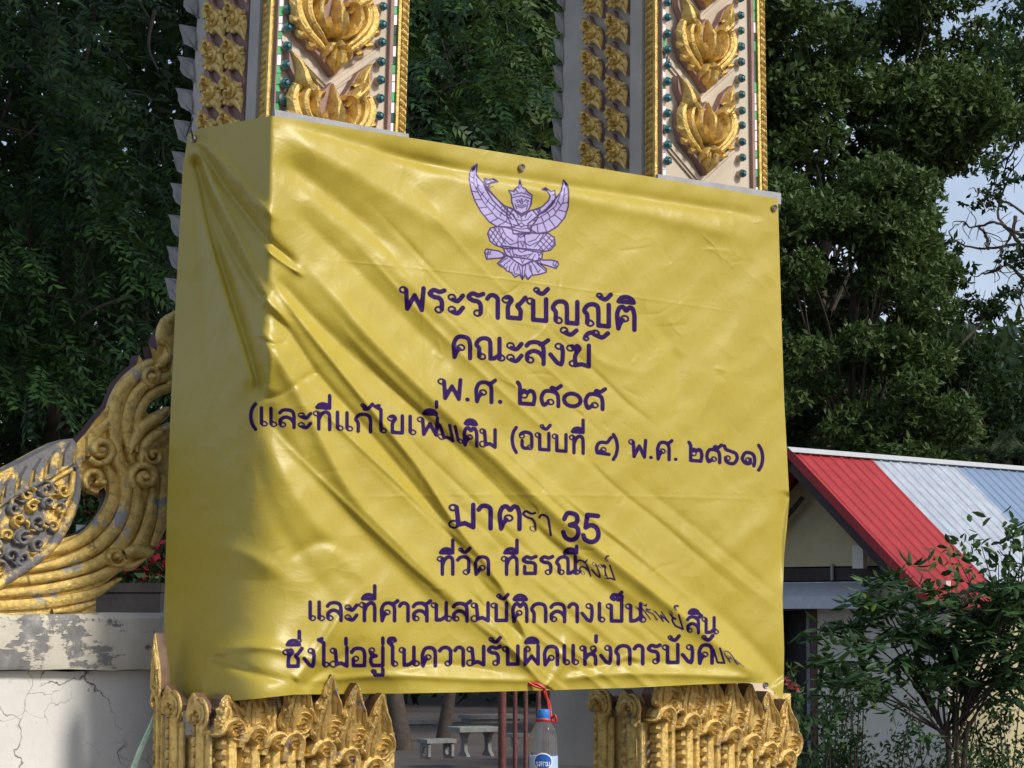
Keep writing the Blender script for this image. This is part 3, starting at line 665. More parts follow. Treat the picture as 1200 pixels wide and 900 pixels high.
# folds: pen line, height (m), width left / right of it (pixels), fade at start / end
FOLDS = [
 # the long ridge sweeping down to the lower right corner, and its shaded valley
 ([(330, 285), (390, 345), (450, 412), (592, 547), (640, 592), (687, 632), (773, 699), (850, 762), (895, 798)], .013, 16, 13, .25, .05),
 ([(316, 320), (345, 352), (416, 420), (521, 511), (585, 572), (650, 640), (730, 708), (800, 752)], -.011, 16, 15, .12, .3),
 # second ridge and valley below it
 ([(312, 318), (355, 378), (404, 440), (490, 547), (531, 610), (590, 690), (640, 800)], .010, 9, 9, .1, .05),
 ([(308, 348), (340, 392), (373, 440), (439, 515), (500, 590), (560, 675), (600, 740)], -.009, 11, 10, .12, .3),
 # third pair
 ([(303, 360), (330, 425), (360, 480), (412, 578), (470, 640), (520, 690), (590, 750), (634, 803)], .011, 17, 13, .15, .1),
 ([(300, 420), (322, 500), (370, 560), (430, 630), (500, 700), (570, 765)], -.006, 20, 15, .2, .3),
 ([(295, 470), (340, 570), (400, 650), (470, 720)], .005, 20, 18, .3, .4),
 ([(290, 500), (320, 600), (380, 690), (440, 745)], -.003, 20, 18, .3, .4),
 # short sharp creases near the corner edge
 ([(232, 166), (262, 215), (290, 252), (312, 280), (335, 300), (352, 316)], -.011, 9, 9, .05, .2),
 ([(232, 162), (270, 200), (305, 240), (330, 262)], .009, 11, 10, .1, .3),
 ([(229, 172), (255, 230), (285, 290), (309, 346), (326, 366), (345, 388)], .010, 8, 9, .05, .2),
 ([(228, 176), (248, 240), (275, 300), (300, 340), (312, 352)], -.011, 9, 9, .05, .1),
 ([(227, 180), (245, 262), (270, 340), (292, 410), (307, 468)], -.012, 10, 14, .05, .08),
 ([(226, 176), (238, 250), (262, 340), (284, 410), (300, 462)], .008, 12, 9, .1, .1),
 ([(304, 380), (316, 420), (309, 466)], .008, 8, 12, .2, .15),
 ([(309, 290), (322, 300), (345, 316), (360, 326)], .006, 5, 6, .2, .3),
 ([(300, 394), (322, 404), (340, 398)], -.004, 5, 5, .2, .3),
 ([(306, 468), (330, 462), (362, 440), (372, 440)], -.004, 6, 6, .2, .3),
 ([(226, 185), (232, 260), (240, 360), (245, 470)], -.005, 12, 12, .1, .5),
 # soft bands on the upper front
 ([(322, 150), (420, 205), (520, 262), (620, 300)], .010, 26, 22, .15, .5),
 ([(322, 200), (400, 262), (480, 330), (560, 400), (640, 460)], .008, 24, 20, .2, .5),
 ([(320, 180), (390, 235), (460, 290), (540, 350)], -.010, 22, 22, .15, .5),
 ([(324, 142), (430, 172), (540, 205), (640, 228)], -.007, 10, 16, .2, .4),
 ([(330, 235), (420, 320), (500, 400), (560, 455)], -.006, 16, 16, .2, .4),
 # roll under the top hem
 ([(420, 176), (560, 202), (700, 224), (905, 256)], -.008, 9, 13, .2, .1),
 ([(480, 190), (600, 216), (720, 240), (900, 282)], .007, 20, 26, .2, .1),
 # dimples over the petal tips and along the bottom hem
 ([(241, 766), (300, 758), (352, 768), (420, 790)], .006, 8, 12, .1, .3),
 ([(243, 768), (300, 790), (345, 800)], -.006, 8, 10, .1, .3),
 ([(345, 800), (375, 760), (400, 720), (430, 680)], .008, 9, 9, .05, .5),
 ([(352, 806), (400, 770), (440, 740)], -.005, 9, 9, .05, .5),
 ([(330, 660), (370, 636), (395, 640), (430, 670)], -.005, 12, 14, .2, .4),
 ([(240, 640), (300, 655), (360, 700)], .005, 18, 18, .3, .4),
 ([(352, 800), (450, 792), (560, 796), (640, 798)], .005, 6, 9, .1, .1),
 ([(460, 786), (520, 778), (600, 790)], -.004, 6, 8, .2, .2),
 ([(640, 806), (610, 770), (575, 720), (550, 670)], .007, 7, 7, .02, .5),
 ([(642, 806), (660, 770), (665, 730)], .006, 9, 8, .02, .5),
 ([(655, 796), (720, 790), (800, 790), (890, 795)], .006, 7, 8, .1, .1),
 ([(660, 788), (735, 776), (800, 778)], -.004, 7, 8, .2, .2),
 ([(700, 790), (735, 770), (760, 778)], .004, 6, 6, .2, .2),
 ([(915, 800), (890, 770), (840, 720), (780, 670)], -.008, 18, 16, .05, .5),
 ([(912, 600), (860, 640), (820, 690)], .003, 20, 20, .2, .4),
 ([(925, 575), (916, 620), (914, 700)], -.007, 9, 6, .1, .3),
 ([(918, 300), (880, 350), (840, 450), (830, 560)], .004, 26, 26, .2, .5),
 ([(760, 360), (790, 420), (800, 500)], -.0025, 12, 12, .3, .4),
 ([(650, 360), (700, 420), (760, 440)], .002, 9, 9, .3, .3),
]
_flow = cr([(320, 275), (390, 345), (450, 412), (592, 547), (640, 592), (687, 632), (773, 699), (850, 762), (895, 798)], 4)
for k in range(44):                       # many slighter folds running the same way
    off = rng.uniform(-165, 165); n_ = len(_flow); i0 = rng.integers(0, n_-12); i1 = min(n_-1, i0+rng.integers(8, 20))
    p = _flow[i0:i1:2]+np.array([-.69, .72])*off+np.cumsum(rng.normal(0, 1.2, (len(_flow[i0:i1:2]), 2)), 0)
    if p[0, 0] < 312: p = p[p[:, 0] > 300]
    if len(p) < 4: continue
    FOLDS.append(([tuple(q) for q in p], rng.choice([-1, 1])*rng.uniform(.0012, .0034), rng.uniform(4, 9), rng.uniform(4, 9), .35, .4))
for k in range(70):                       # small sharp creases from having been folded away
    cx, cy = (rng.uniform(560, 900), rng.uniform(250, 620)) if k < 44 else (rng.uniform(330, 900), rng.uniform(240, 800))
    al = rng.choice([.2, .9, 1.5, 2.4, 2.9])+rng.normal(0, .25); L = rng.uniform(12, 52)
    p0 = np.array([cx, cy]); p1 = p0+L*np.array([math.cos(al), math.sin(al)]); pm = (p0+p1)/2+rng.normal(0, L*.10, 2)
    FOLDS.append(([tuple(p0), tuple(pm), tuple(p1)], rng.choice([-1, 1])*rng.uniform(.0004, .0010), rng.uniform(1.6, 2.4), rng.uniform(2, 6), .3, .3))
for L, a_ in (([(796, 240), (800, 400), (802, 560), (800, 700)], .0005), ([(500, 200), (496, 330), (494, 480), (490, 640)], .0004), ([(330, 300), (520, 318), (720, 345), (905, 372)], .0004), ([(340, 585), (560, 580), (760, 582), (915, 586)], .0005)):
    FOLDS.append((L, a_, 2., 2.5, .2, .2))  # straight creases of the folded sheet

def build_banner():
    def spread(lo, hi, step, fine):       # grid lines, closer together inside the fine interval
        out = [lo]
        while out[-1] < hi: out.append(out[-1]+(fine[2] if fine[0] < out[-1] < fine[1] else step))
        q = np.array(out); return (q-q[0])/(q[-1]-q[0])
    u = spread(193, 917, 1.5, (546, 670, .7)); v = spread(150, 820, 1.45, (188, 330, .75))
    nu, nv = len(u), len(v)
    # outline pixel of each grid point: top/bottom curves by u, left/right by v
    U, V = np.meshgrid(u, v)
    xt = 221+(912-221)*u; yt = polyx(TOP, xt); xb = 193+(917-193)*u; yb = polyx(BOT, xb)
    py = yt[None, :]*(1-V)+yb[None, :]*V
    xl = polyx(LFT, py); xr = polyx(RGT, py)
    base = xt[None, :]*(1-V)+xb[None, :]*V
    l0 = (221*(1-V)+193*V); r0 = (912*(1-V)+917*V)
    px = base+(xl-l0)*(1-U)**3+(xr-r0)*U**3
    P = np.stack([px.ravel(), py.ravel()], 1); X, Y = P[:, 0], P[:, 1]
    # depth of the cloth off the gate front: flat on the front, wrapped round the pillar's side at the left
    tv = np.clip((Y-150)/660, 0, 1)
    b = .088+.035*tv
    xc = np.where(Y < 330, 318-.016*(Y-140), 315-.05*(Y-330))
    wd = 1.6+27*np.clip((Y-300)/380, 0, 1)**1.2
    k = (xc-X)/wd; soft = np.where(k > 30, k, np.log1p(np.exp(np.clip(k, -30, 30))))*wd
    b -= .00330*soft
    b += .045*np.exp(-((X-300)/60)**2-((Y-815)/55)**2)                 # pushed out by the petals below
    b -= .050*np.exp(-((X-410)/60)**2-((Y-830)/55)**2)
    h = np.zeros(len(P))
    for L, amp, wl, wr, f0, f1 in FOLDS:
        L = cr(L, 4); m = np.where((X > L[:, 0].min()-70) & (X < L[:, 0].max()+70) & (Y > L[:, 1].min()-70) & (Y < L[:, 1].max()+70))[0]
        d, t, sg = seg_d(P[m], L); w = .82*np.where(sg > 0, wl, wr)
        g = 1/(1+(d/w)**2)**1.6
        fade = np.clip(t/max(f0, 1e-3), 0, 1)*np.clip((1-t)/max(f1, 1e-3), 0, 1); fade = fade*fade*(3-2*fade)
        h[m] += amp*g*fade*(1.2+.75/(1+np.exp((X[m]-300)/14)))
    h += .0016*np.sin(X*.021+Y*.034)+.0012*np.sin(X*.05-Y*.037+1)+.0005*np.sin(X*.11+Y*.13)
    b += h
    rx = (X-600)/FPX; ry = (450-Y)/FPX
    RD = np.stack([rx, CT-ST*ry, ST+CT*ry], 1); t = (b-np.dot(EYE-ORG, N3))/(RD@N3)
    W = EYE+RD*t[:, None]
    org = W.mean(0); org[2] = W[:, 2].min()
    # printed marks as signed distance (pixels) per point
    ink = np.full(len(P), 9.); line = np.full(len(P), 9.); fill = np.full(len(P), 9.)
    def draw(f, L, hw):
        m = np.where((X > L[:, 0].min()-5) & (X < L[:, 0].max()+5) & (Y > L[:, 1].min()-5) & (Y < L[:, 1].max()+5))[0]
        if len(m): f[m] = np.minimum(f[m], seg_d(P[m], L)[0]-hw)
    for L, hw in banner_lettering(): draw(ink, L, hw)
    for q in EM_FILL:
        q = emb(q); q2 = np.vstack([q, q[:1]]); d = np.full(len(P), 9.); draw(d, q2, 0.)
        d[inside(P, q)] *= -1; fill = np.minimum(fill, d); draw(line, q2, .9)
    for q in EM_LINE: draw(line, emb(q), .62)
    for q in EM_DARK:
        q = emb(q); d = np.full(len(P), 9.); draw(d, np.vstack([q, q[:1]]), 0.); d[inside(P, q)] *= -1; ink = np.minimum(ink, d)
    me = bpy.data.meshes.new('cloth'); nf = (nu-1)*(nv-1)
    idx = np.arange(nu*nv).reshape(nv, nu)
    quads = np.stack([idx[:-1, :-1], idx[1:, :-1], idx[1:, 1:], idx[:-1, 1:]], -1).reshape(-1)
    me.vertices.add(len(W)); me.vertices.foreach_set('co', (W-org).astype(np.float32).ravel())
    me.loops.add(nf*4); me.loops.foreach_set('vertex_index', quads.astype(np.int32))
    me.polygons.add(nf); me.polygons.foreach_set('loop_start', np.arange(0, nf*4, 4, dtype=np.int32))
    try: me.polygons.foreach_set('loop_total', np.full(nf, 4, dtype=np.int32))
    except Exception: pass
    me.update(calc_edges=True); me.polygons.foreach_set('use_smooth', np.ones(nf, bool))
    for nm, q in (('ink', ink), ('line', line), ('fill', fill)):
        at_ = me.attributes.new(nm, 'FLOAT', 'POINT'); at_.data.foreach_set('value', q.astype(np.float32))
    uv = me.uv_layers.new(name='cloth'); uu = np.stack([U.ravel()*1.9, (1-V.ravel())*1.3], 1)[quads]; uv.data.foreach_set('uv', uu.astype(np.float32).ravel())
    # printed vinyl
    m = N('printed yellow vinyl'); uvn = m.tc.outputs['UV']
    def attr(nm):
        x = m.n('Attribute'); x.attribute_name = nm; return x.outputs['Fac']
    def edge(nm, w):
        x = m.n('MapRange'); x.inputs['From Min'].default_value = w; x.inputs['From Max'].default_value = -w; m.l(attr(nm), x.inputs['Value']); return x.outputs[0]
    fade = m.noise(2.2, 4, .5)
    y = m.ramp(fade, [(.3, (.405, .312, .036)), (.7, (.450, .355, .045))])
    c = m.mix(edge('fill', .35), y, (.40, .345, .60)); c = m.mix(edge('line', .35), c, (.05, .018, .10)); c = m.mix(edge('ink', .4), c, (.022, .005, .072))
    m.set(c, m.mix(edge('ink', .4), (.37, .37, .37), (.6, .6, .6)), 0, m.mix(edge('ink', .4), (.55, .55, .55), (.12, .12, .12)))
    mp = m.n('Mapping'); mp.inputs['Scale'].default_value = (1, 1, 1); m.l(uvn, mp.inputs['Vector'])
    w1 = m.n('TexWave', wave_type='BANDS', bands_direction='X'); w1.inputs['Scale'].default_value = 130; m.l(mp.outputs[0], w1.inputs['Vector'])
    w2 = m.n('TexWave', wave_type='BANDS', bands_direction='Y'); w2.inputs['Scale'].default_value = 110; m.l(mp.outputs[0], w2.inputs['Vector'])
    vc = m.n('TexVoronoi', feature='F1'); vc.inputs['Scale'].default_value = 5.5; wn = m.n('TexNoise'); wn.inputs['Scale'].default_value = 4; wv = m.n('VectorMath', operation='ADD'); m.l(m.tc.outputs['Object'], wn.inputs['Vector']); m.l(m.tc.outputs['Object'], wv.inputs[0]); m.l(wn.outputs['Color'], wv.inputs[1]); m.l(wv.outputs[0], vc.inputs['Vector'])
    b0 = m.bump(vc.outputs['Distance'], .10, .03)
    b1 = m.bump(m.math('ADD', w1.outputs['Fac'], w2.outputs['Fac']), .12, .0008, b0)
    vo = m.n('TexVoronoi', feature='DISTANCE_TO_EDGE'); vo.inputs['Scale'].default_value = 9; m.l(m.tc.outputs['Object'], vo.inputs['Vector'])
    cz = m.ramp(vo.outputs['Distance'], [(0, 0.), (.08, 1.)])
    b2 = m.bump(m.noise(26, 5, .6, dist=.8), .20, .004, b1); m.bump(m.noise(7, 5, .55, dist=1.2), .16, .012, b2)
    me.materials.append(m.mat)
    root = empty('banner', org, label='large yellow vinyl banner with purple writing and a winged emblem, hung across both pillars', cat='banner')
    o = bpy.data.objects.new('cloth', me); COL.objects.link(o); o.parent = root
    # point on the cloth at a survey pixel, for eyelets and strings
    def on(x, y, lift=.004):
        i = np.argmin((X-x)**2+(Y-y)**2); return EYE+RD[i]*((b[i]+lift-np.dot(EYE-ORG, N3))/(RD[i]@N3))
    global M_STEEL
    M_STEEL = plain('nickel eyelet', (.45, .42, .38), .35, .9, var=.2, scale=60, bump=0)
    for x, y, nrm in ((612, 196, N3), (199, 816, -D3*.7+N3*.7), (226, 163, -D3), (908, 243, N3), (896, 806, N3)):
        c = on(x, y); a1 = np.cross(nrm, Z3); a1 /= np.linalg.norm(a1)
        mb = MB(); r = .0088
        mb.lathe(c, [(r*.45, -.001), (r*.55, .002), (r*.8, .0035), (r, .001), (r, -.001)], 14, 0, (a1, Z3, nrm/np.linalg.norm(nrm)))
        mb.build('eyelet', M_STEEL, root, 40)
    # grey backing strip that the top edge is fixed to, on each pillar
    g = plain('grey plastic strip', (.33, .33, .34), .5, var=.18, scale=20)
    for x0, x1 in ((319, 476), (768, 912)):
        mb = MB(); n = 12; t_ = []; b_ = []
        for i in range(n+1):
            x = x0+(x1-x0)*i/n; yy = polyx(TOP, x); up = (6.5 if x0 < 400 else 5.5)*(1-.55*i/n if x0 < 400 else .6+.5*i/n)
            t_.append(W3(FB(x, yy-up, .072))); b_.append(W3(FB(x, yy+7, .072)))
        mb.prism(t_+b_[::-1], N3*.010); mb.build('backing_strip', g, root)
    return root, on
def W3(q): return gw(*q)
banner, on_cloth = build_banner()
# ---------------------------------------------------------------- plaster boundary wall at the left
def wall_mat(cap):
    m = N('peeling plaster' if cap else 'cracked white plaster')
    if cap:
        f = m.noise(9, 9, .68, dist=.3); g = m.noise(30, 7, .65)
        mp = m.n('Mapping'); mp.inputs['Scale'].default_value = (3, 3, 14); m.l(m.tc.outputs['Object'], mp.inputs['Vector'])
        st = m.noise(6, 6, .6, vec=mp.outputs[0])
        k = m.ramp(m.math('ADD', m.math('MULTIPLY', f, .75), m.math('MULTIPLY', st, .25)), [(.475, 0.), (.50, 1.)])
        paint = m.ramp(g, [(.3, (.54, .50, .41)), (.7, (.62, .58, .49))])
        cem = m.ramp(g, [(.3, (.15, .145, .145)), (.55, (.23, .225, .22)), (.75, (.42, .41, .40))])
        c = m.mix(k, cem, paint); m.set(c, .85); m.bump(k, .5, .006, m.bump(g, .3, .004))
    else:
        f = m.noise(5, 6, .6); g = m.noise(40, 6, .65)
        ds = m.noise(3.2, 5, .6, dist=0.)
        va = m.n('VectorMath', operation='ADD')
        nn = m.n('TexNoise'); nn.inputs['Scale'].default_value = 9; nn.inputs['Detail'].default_value = 6; m.l(m.tc.outputs['Object'], nn.inputs['Vector'])
        sc = m.n('VectorMath', operation='SCALE'); sc.inputs['Scale'].default_value = .16; m.l(nn.outputs['Color'], sc.inputs[0])
        m.l(m.tc.outputs['Object'], va.inputs[0]); m.l(sc.outputs[0], va.inputs[1])
        def crack(scale, w, lo, hi, mask):
            vo = m.n('TexVoronoi', feature='DISTANCE_TO_EDGE'); vo.inputs['Scale'].default_value = scale; m.l(va.outputs[0], vo.inputs['Vector'])
            ln = m.ramp(vo.outputs['Distance'], [(0, 1.), (w, 0.)])
            return m.math('MULTIPLY', ln, m.ramp(mask, [(lo, 0.), (hi, 1.)]))
        k = m.math('MAXIMUM', crack(3.6, .009, .46, .56, f), m.math('MULTIPLY', crack(10, .016, .46, .60, ds), .6))
        base = m.ramp(f, [(.3, (.62, .60, .56)), (.7, (.72, .70, .66))])
        base = m.mix(m.ramp(g, [(.62, 0.), (.80, .6)]), base, (.20, .17, .13))
        c = m.mix(k, base, (.06, .05, .04)); m.set(c, .85)
        m.bump(m.math('SUBTRACT', g, m.math('MULTIPLY', k, 2.)), .35, .004)
    return m.mat
WB = -.37                                  # plane of the wall's face
def build_wall():
    aR = F(190, 760, WB)[0]; aL = aR-3.2
    zt = F(100, 719, WB)[1]; zc = F(100, 788, WB)[1]
    base = gw(aR-.5, WB-.1, 0)
    root = empty('boundary_wall', base, label='cracked cream plaster wall with a peeling cap, running left from the left pillar', cat='wall')
    def strip(mb, prof, a0, a1, n):
        """profile (b, z) swept along the wall, slightly uneven"""
        k = len(prof); vs = []
        for i in range(n+1):
            a = a0+(a1-a0)*i/n
            for j, (b, z) in enumerate(prof): vs.append(gw(a, b+.0015*math.sin(a*17+j*2), z+.0022*math.sin(a*13+j)+.0012*math.sin(a*41+j*3)))
        fs = [(i*k+j, i*k+(j+1) % k, (i+1)*k+(j+1) % k, (i+1)*k+j) for i in range(n) for j in range(k)]
        mb.add(vs, fs+[tuple(range(k)), tuple(range(n*k, n*k+k))])
    mb = MB(); strip(mb, [(WB-.018, 0), (WB-.018, zc+.004), (WB-.25, zc+.004), (WB-.25, 0)], aL, aR+.02, 40); mb.build('wall_body', wall_mat(False), root, 40)
    mb = MB(); strip(mb, [(WB+.008, zc+.006), (WB+.012, zc+.02), (WB+.010, zt-.012), (WB-.004, zt), (WB-.28, zt+.003), (WB-.29, zc)], aL, aR+.03, 60)
    mb.build('wall_cap', wall_mat(True), root, 40)
    return zt
ZCAP = build_wall()

# ---------------------------------------------------------------- gilded scroll carving on the wall
def build_carving():
    B0 = WB-.03
    P2 = lambda x, y, w=0.: gw(*FB(x, y, B0)) + N3*w
    fr = lambda u, v, w: P2(u, v, w)
    px_m = .0019
    root = empty('scroll_carving', P2(100, 718), label='gilded cement scroll carving of curling flames on top of the peeling wall', cat='carving')
    body = [(-60, 722), (112, 721), (113, 690), (141, 670), (168, 651), (176, 646), (190, 628), (206, 596), (204, 560), (214, 530), (204, 512), (190, 508), (184, 500), (197, 489), (204, 476), (186, 488), (177, 490), (171, 482), (175, 472), (188, 464), (206, 458),
            (222, 420), (222, 366), (206, 366), (193, 380), (183, 398), (184, 411), (176, 406), (179, 419), (168, 424), (163, 416), (160, 428), (148, 437), (137, 450), (128, 473), (112, 492), (100, 508), (89, 520), (85, 540), (90, 562), (97, 576), (111, 579), (122, 571), (127, 585), (122, 601), (110, 615), (94, 625), (70, 632), (52, 648), (-60, 706)]
    mb = MB(); mb.prism([P2(x, y, 0) for x, y in body], -N3*.035, 0); mb.m[0] = 1; mb.m[1] = 1
    K = dict(n=6, sub=5)
    def r(pts, wid, hei=.014, base=0., **k): mb.carve(pts, [w*1.04 for w in wid], (np.array(hei)*.85 if np.ndim(hei) else hei*.85), fr, base, mi=1, sharp=.42, **{**K, **k})
    # concentric strands of the big curve
    r([(40, 650), (75, 641), (101, 628), (121, 606), (131, 583), (129, 560), (118, 542)], [8, 13, 15, 16, 15, 13, 6], .018)
    r([(20, 668), (62, 661), (104, 645), (131, 620), (144, 590), (143, 560), (132, 536), (128, 520)], [7, 12, 15, 16, 15, 14, 11, 5], .022)
    r([(-10, 682), (50, 677), (102, 664), (136, 641), (155, 608), (158, 580), (152, 560)], [9, 12, 14, 16, 17, 14, 5], .018)
    r([(-30, 697), (40, 692), (96, 681), (132, 666), (160, 640), (174, 606), (177, 572)], [10, 12, 13, 13, 16, 16, 6], .015)
    r([(-40, 711), (30, 708), (80, 702), (112, 694), (140, 678)], [12, 13, 13, 12, 4], .013)
    r([(60, 717), (90, 712), (110, 706)], [6, 9, 5], .012)
    r([(178, 640), (188, 612), (192, 580), (190, 556)], [8, 15, 15, 6], .013)
    # strands climbing the outer edge
    r([(140, 548), (133, 512), (133, 480), (143, 455), (160, 436), (175, 424)], [6, 16, 18, 17, 14, 8], .020)
    r([(150, 540), (146, 505), (150, 476), (163, 455), (184, 444), (204, 440)], [5, 14, 15, 14, 12, 12], .022)
    r([(157, 530), (157, 500), (163, 478), (178, 460), (200, 452)], [4, 10, 12, 11, 9], .020)
    r([(148, 532), (152, 520), (165, 500), (180, 490), (193, 478)], [4, 12, 15, 13, 3], .026)
    r([(160, 540), (172, 520), (185, 510), (200, 500)], [6, 16, 18, 12], .018)
    r(spiral(175, 441, 12, 1.4, 1.6, 1, .15), [7, 8, 7], .026, n=5, sub=3); mb.dome(175, 442, 5, .024, fr, .006, 1)
    r([(196, 452), (204, 430), (200, 405), (190, 396), (194, 378), (207, 366)], [10, 16, 18, 15, 14, 5], .020)
    r([(178, 432), (190, 424), (196, 412), (190, 402)], [6, 12, 12, 3], .022)
    r([(103, 535), (108, 512), (120, 500), (129, 488)], [6, 14, 12, 6], .014)
    # scroll rosettes
    r(spiral(114, 528, 17, 1.5, 2.6, -1, .12), [9, 11, 8], .028, n=5, sub=3); mb.dome(114, 528, 5, .03, fr, .006, 1)
    r(spiral(108, 562, 15, 1.1, 1.4, 1, .2), [7, 9, 8], .024, n=5, sub=3); mb.dome(115, 566, 5.5, .028, fr, .006, 1)
    r(spiral(165, 559, 17, 1.5, 2.4, 1, .12), [9, 11, 8], .030, n=5, sub=3); mb.dome(165, 559, 5.5, .032, fr, .006, 1)
    r(spiral(131, 652, 12, 1.4, .4, 1, .12), [6, 8, 6], .030, n=5, sub=3); mb.dome(131, 652, 4.5, .034, fr, .006, 1)
    r([(142, 650), (156, 646), (170, 648), (177, 645)], [12, 18, 14, 2], .026)
    r([(138, 662), (150, 664), (166, 655)], [4, 11, 3], .024)
    r(spiral(176, 534, 11, 1.2, 3.5, -1, .15), [6, 7, 6], .028, n=5, sub=3)
    r([(160, 545), (168, 520), (186, 505), (200, 500)], [5, 13, 12, 5], .026)
    mb.build('gilded_scrolls', [M_MAROON, M_GOLD2], root, 50)
    # the grey leaf-shaped panel with worn gilding, in front of the scrolls
    pan = [(-70, 585), (-20, 563), (0, 553), (24, 541), (50, 527), (68, 518), (82, 514), (87, 521), (86, 540), (93, 556), (92, 574), (85, 598), (70, 630), (50, 655), (24, 675), (0, 688), (-70, 724)]
    mb = MB(); mb.prism([P2(x, y, .012) for x, y in pan], -N3*.06, 0)
    fq = lambda u, v, w: P2(u, v, w+.012)
    def q(pts, wid, hei=.012, mi=0, **k): mb.carve(pts, wid, hei*.8, fq, 0, mi=mi, sharp=.7, **{**K, **k})
    q([(-70, 640), (0, 588), (40, 566), (80, 543)], [7, 8, 8, 6], .016)
    q([(-60, 720), (0, 681), (48, 648), (70, 619), (84, 585), (86, 548)], [12, 13, 12, 12, 10, 6], .018)
    q([(82, 553), (78, 580), (66, 606)], [7, 8, 3], .014, 1)
    q([(80, 550), (60, 562), (40, 576)], [8, 6, 2], .012, 1)
    for t in range(9):                        # scales of the upper band
        x, y = 78-t*17, 524+t*9.2
        q([(x-5, y+24), (x-2, y+10), (x+3, y-4)], [11, 15, 8], .016, 0, n=4)
        q([(x+2, y+20), (x+4, y+8), (x+6, y)], [4, 5, 2], .020, 1, n=4)
    r2 = random.Random(4)
    spots = [(70, 575), (52, 590), (66, 597), (34, 594), (40, 612), (57, 618), (18, 610), (24, 632), (40, 638), (4, 628), (8, 652), (22, 654), (-8, 640), (-6, 664), (12, 596), (28, 580), (48, 575)]
    for i, (x, y) in enumerate(spots):
        q(spiral(x, y, r2.uniform(7.5, 11.), 1.2, r2.uniform(0, 6), r2.choice([-1, 1]), .1), [6, 7, 5], .015, 0 if i % 3 else 1, n=4, sub=2)
        al = r2.uniform(0, 6); q([(x+6*math.cos(al), y+6*math.sin(al)), (x+11*math.cos(al+.3), y+11*math.sin(al+.3)), (x+15*math.cos(al+.8), y+15*math.sin(al+.8))], [6, 6, 1], .014, (i+r2.choice([0, 1])) % 2, n=4)
    mb.build('leaf_panel', [M_GILT, M_GOLD2], root, 50)
build_carving()

# ---------------------------------------------------------------- planter and flowers behind the carving
def leaf_mesh(name, C, A, S, L, W, mats, parent=None, fold=.25, shape='diamond', mi=None, loc=None):
    """one mesh of many leaves: C base points, A axis, S side vectors, L length, W width"""
    C = np.asarray(C, float); A = A/(np.linalg.norm(A, axis=1)[:, None]+1e-9); n = len(C)
    S = S-A*np.sum(A*S, 1)[:, None]; S /= np.linalg.norm(S, axis=1)[:, None]+1e-9
    Nn = np.cross(A, S); L = np.broadcast_to(L, (n,)).reshape(-1, 1); W = np.broadcast_to(W, (n,)).reshape(-1, 1)
    if shape == 'diamond':
        v = np.stack([C, C+A*L*.42+S*W*.5+Nn*W*fold*.3, C+A*L-Nn*L*.10, C+A*L*.42-S*W*.5+Nn*W*fold*.3], 1); k = 4
        f = np.array([[0, 1, 2, 3]])
    else:                                     # six-sided blade, two quads folded on the midrib
        mid = C+A*L*.5+Nn*W*-.06
        v = np.stack([C, C+A*L*.25+S*W*.42+Nn*W*fold*.4, C+A*L*.62+S*W*.40+Nn*W*fold*.4-Nn*L*.04, C+A*L-Nn*L*.13, C+A*L*.62-S*W*.40+Nn*W*fold*.4-Nn*L*.04, C+A*L*.25-S*W*.42+Nn*W*fold*.4], 1); k = 6
        f = np.array([[0, 1, 2, 3], [0, 3, 4, 5]])
    org = np.array(loc if loc is not None else (0, 0, 0), float)
    v = (v.reshape(-1, 3)-org).astype(np.float32)
    fs = (f[None]+(np.arange(n)*k)[:, None, None]).reshape(-1, 4)
    me = bpy.data.meshes.new(name); me.vertices.add(len(v)); me.vertices.foreach_set('co', v.ravel())
    me.loops.add(fs.size); me.loops.foreach_set('vertex_index', fs.astype(np.int32).ravel())
    me.polygons.add(len(fs)); me.polygons.foreach_set('loop_start', np.arange(0, fs.size, 4, dtype=np.int32))
    try: me.polygons.foreach_set('loop_total', np.full(len(fs), 4, dtype=np.int32))
    except Exception: pass
    mats = mats if isinstance(mats, (list, tuple)) else [mats]
    for m in mats: me.materials.append(m)
    if mi is not None: me.polygons.foreach_set('material_index', np.repeat(mi, len(f)).astype(np.int32))
    me.update(calc_edges=True)
    o = bpy.data.objects.new(name, me); COL.objects.link(o); o.location = org
    if parent is not None:
        o.parent = parent; o.location = (0, 0, 0)
        if loc is None: o.matrix_parent_inverse = Matrix.Translation(parent.location).inverted()
    return o
def leaf_mat(name, cols, rough=.45, trans=.25):
    m = N(name); g = m.n('NewGeometry'); c = m.ramp(g.outputs['Random Per Island'], [(i/(len(cols)-1), q) for i, q in enumerate(cols)])
    m.set(c, rough, 0, .18)
    if trans:
        tr = m.n('BsdfTranslucent'); mx = m.n('MixShader'); mx.inputs[0].default_value = trans
        m.l(m.mix(.5, c, (.10, .16, .02)), tr.inputs['Color']); m.l(m.b.outputs[0], mx.inputs[1]); m.l(tr.outputs[0], mx.inputs[2]); m.l(mx.outputs[0], m.out.inputs['Surface'])
    return m.mat
def rdir(n, up=0.):
    v = rng.normal(0, 1, (n, 3)); v[:, 2] += up; return v/np.linalg.norm(v, axis=1)[:, None]
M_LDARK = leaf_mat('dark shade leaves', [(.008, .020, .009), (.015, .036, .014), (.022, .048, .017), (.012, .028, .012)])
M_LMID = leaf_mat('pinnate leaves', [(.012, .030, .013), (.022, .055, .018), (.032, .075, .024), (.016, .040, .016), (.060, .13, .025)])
M_LOLIVE = leaf_mat('olive leaves', [(.040, .076, .022), (.066, .112, .034), (.105, .150, .055), (.050, .092, .026)])
M_LSHRUB = leaf_mat('glossy shrub leaves', [(.030, .066, .027), (.052, .112, .042), (.08, .155, .055), (.042, .09, .037)], .38, .25)
M_LYEL = leaf_mat('young leaves', [(.10, .17, .03), (.14, .20, .04)], .45, .3)
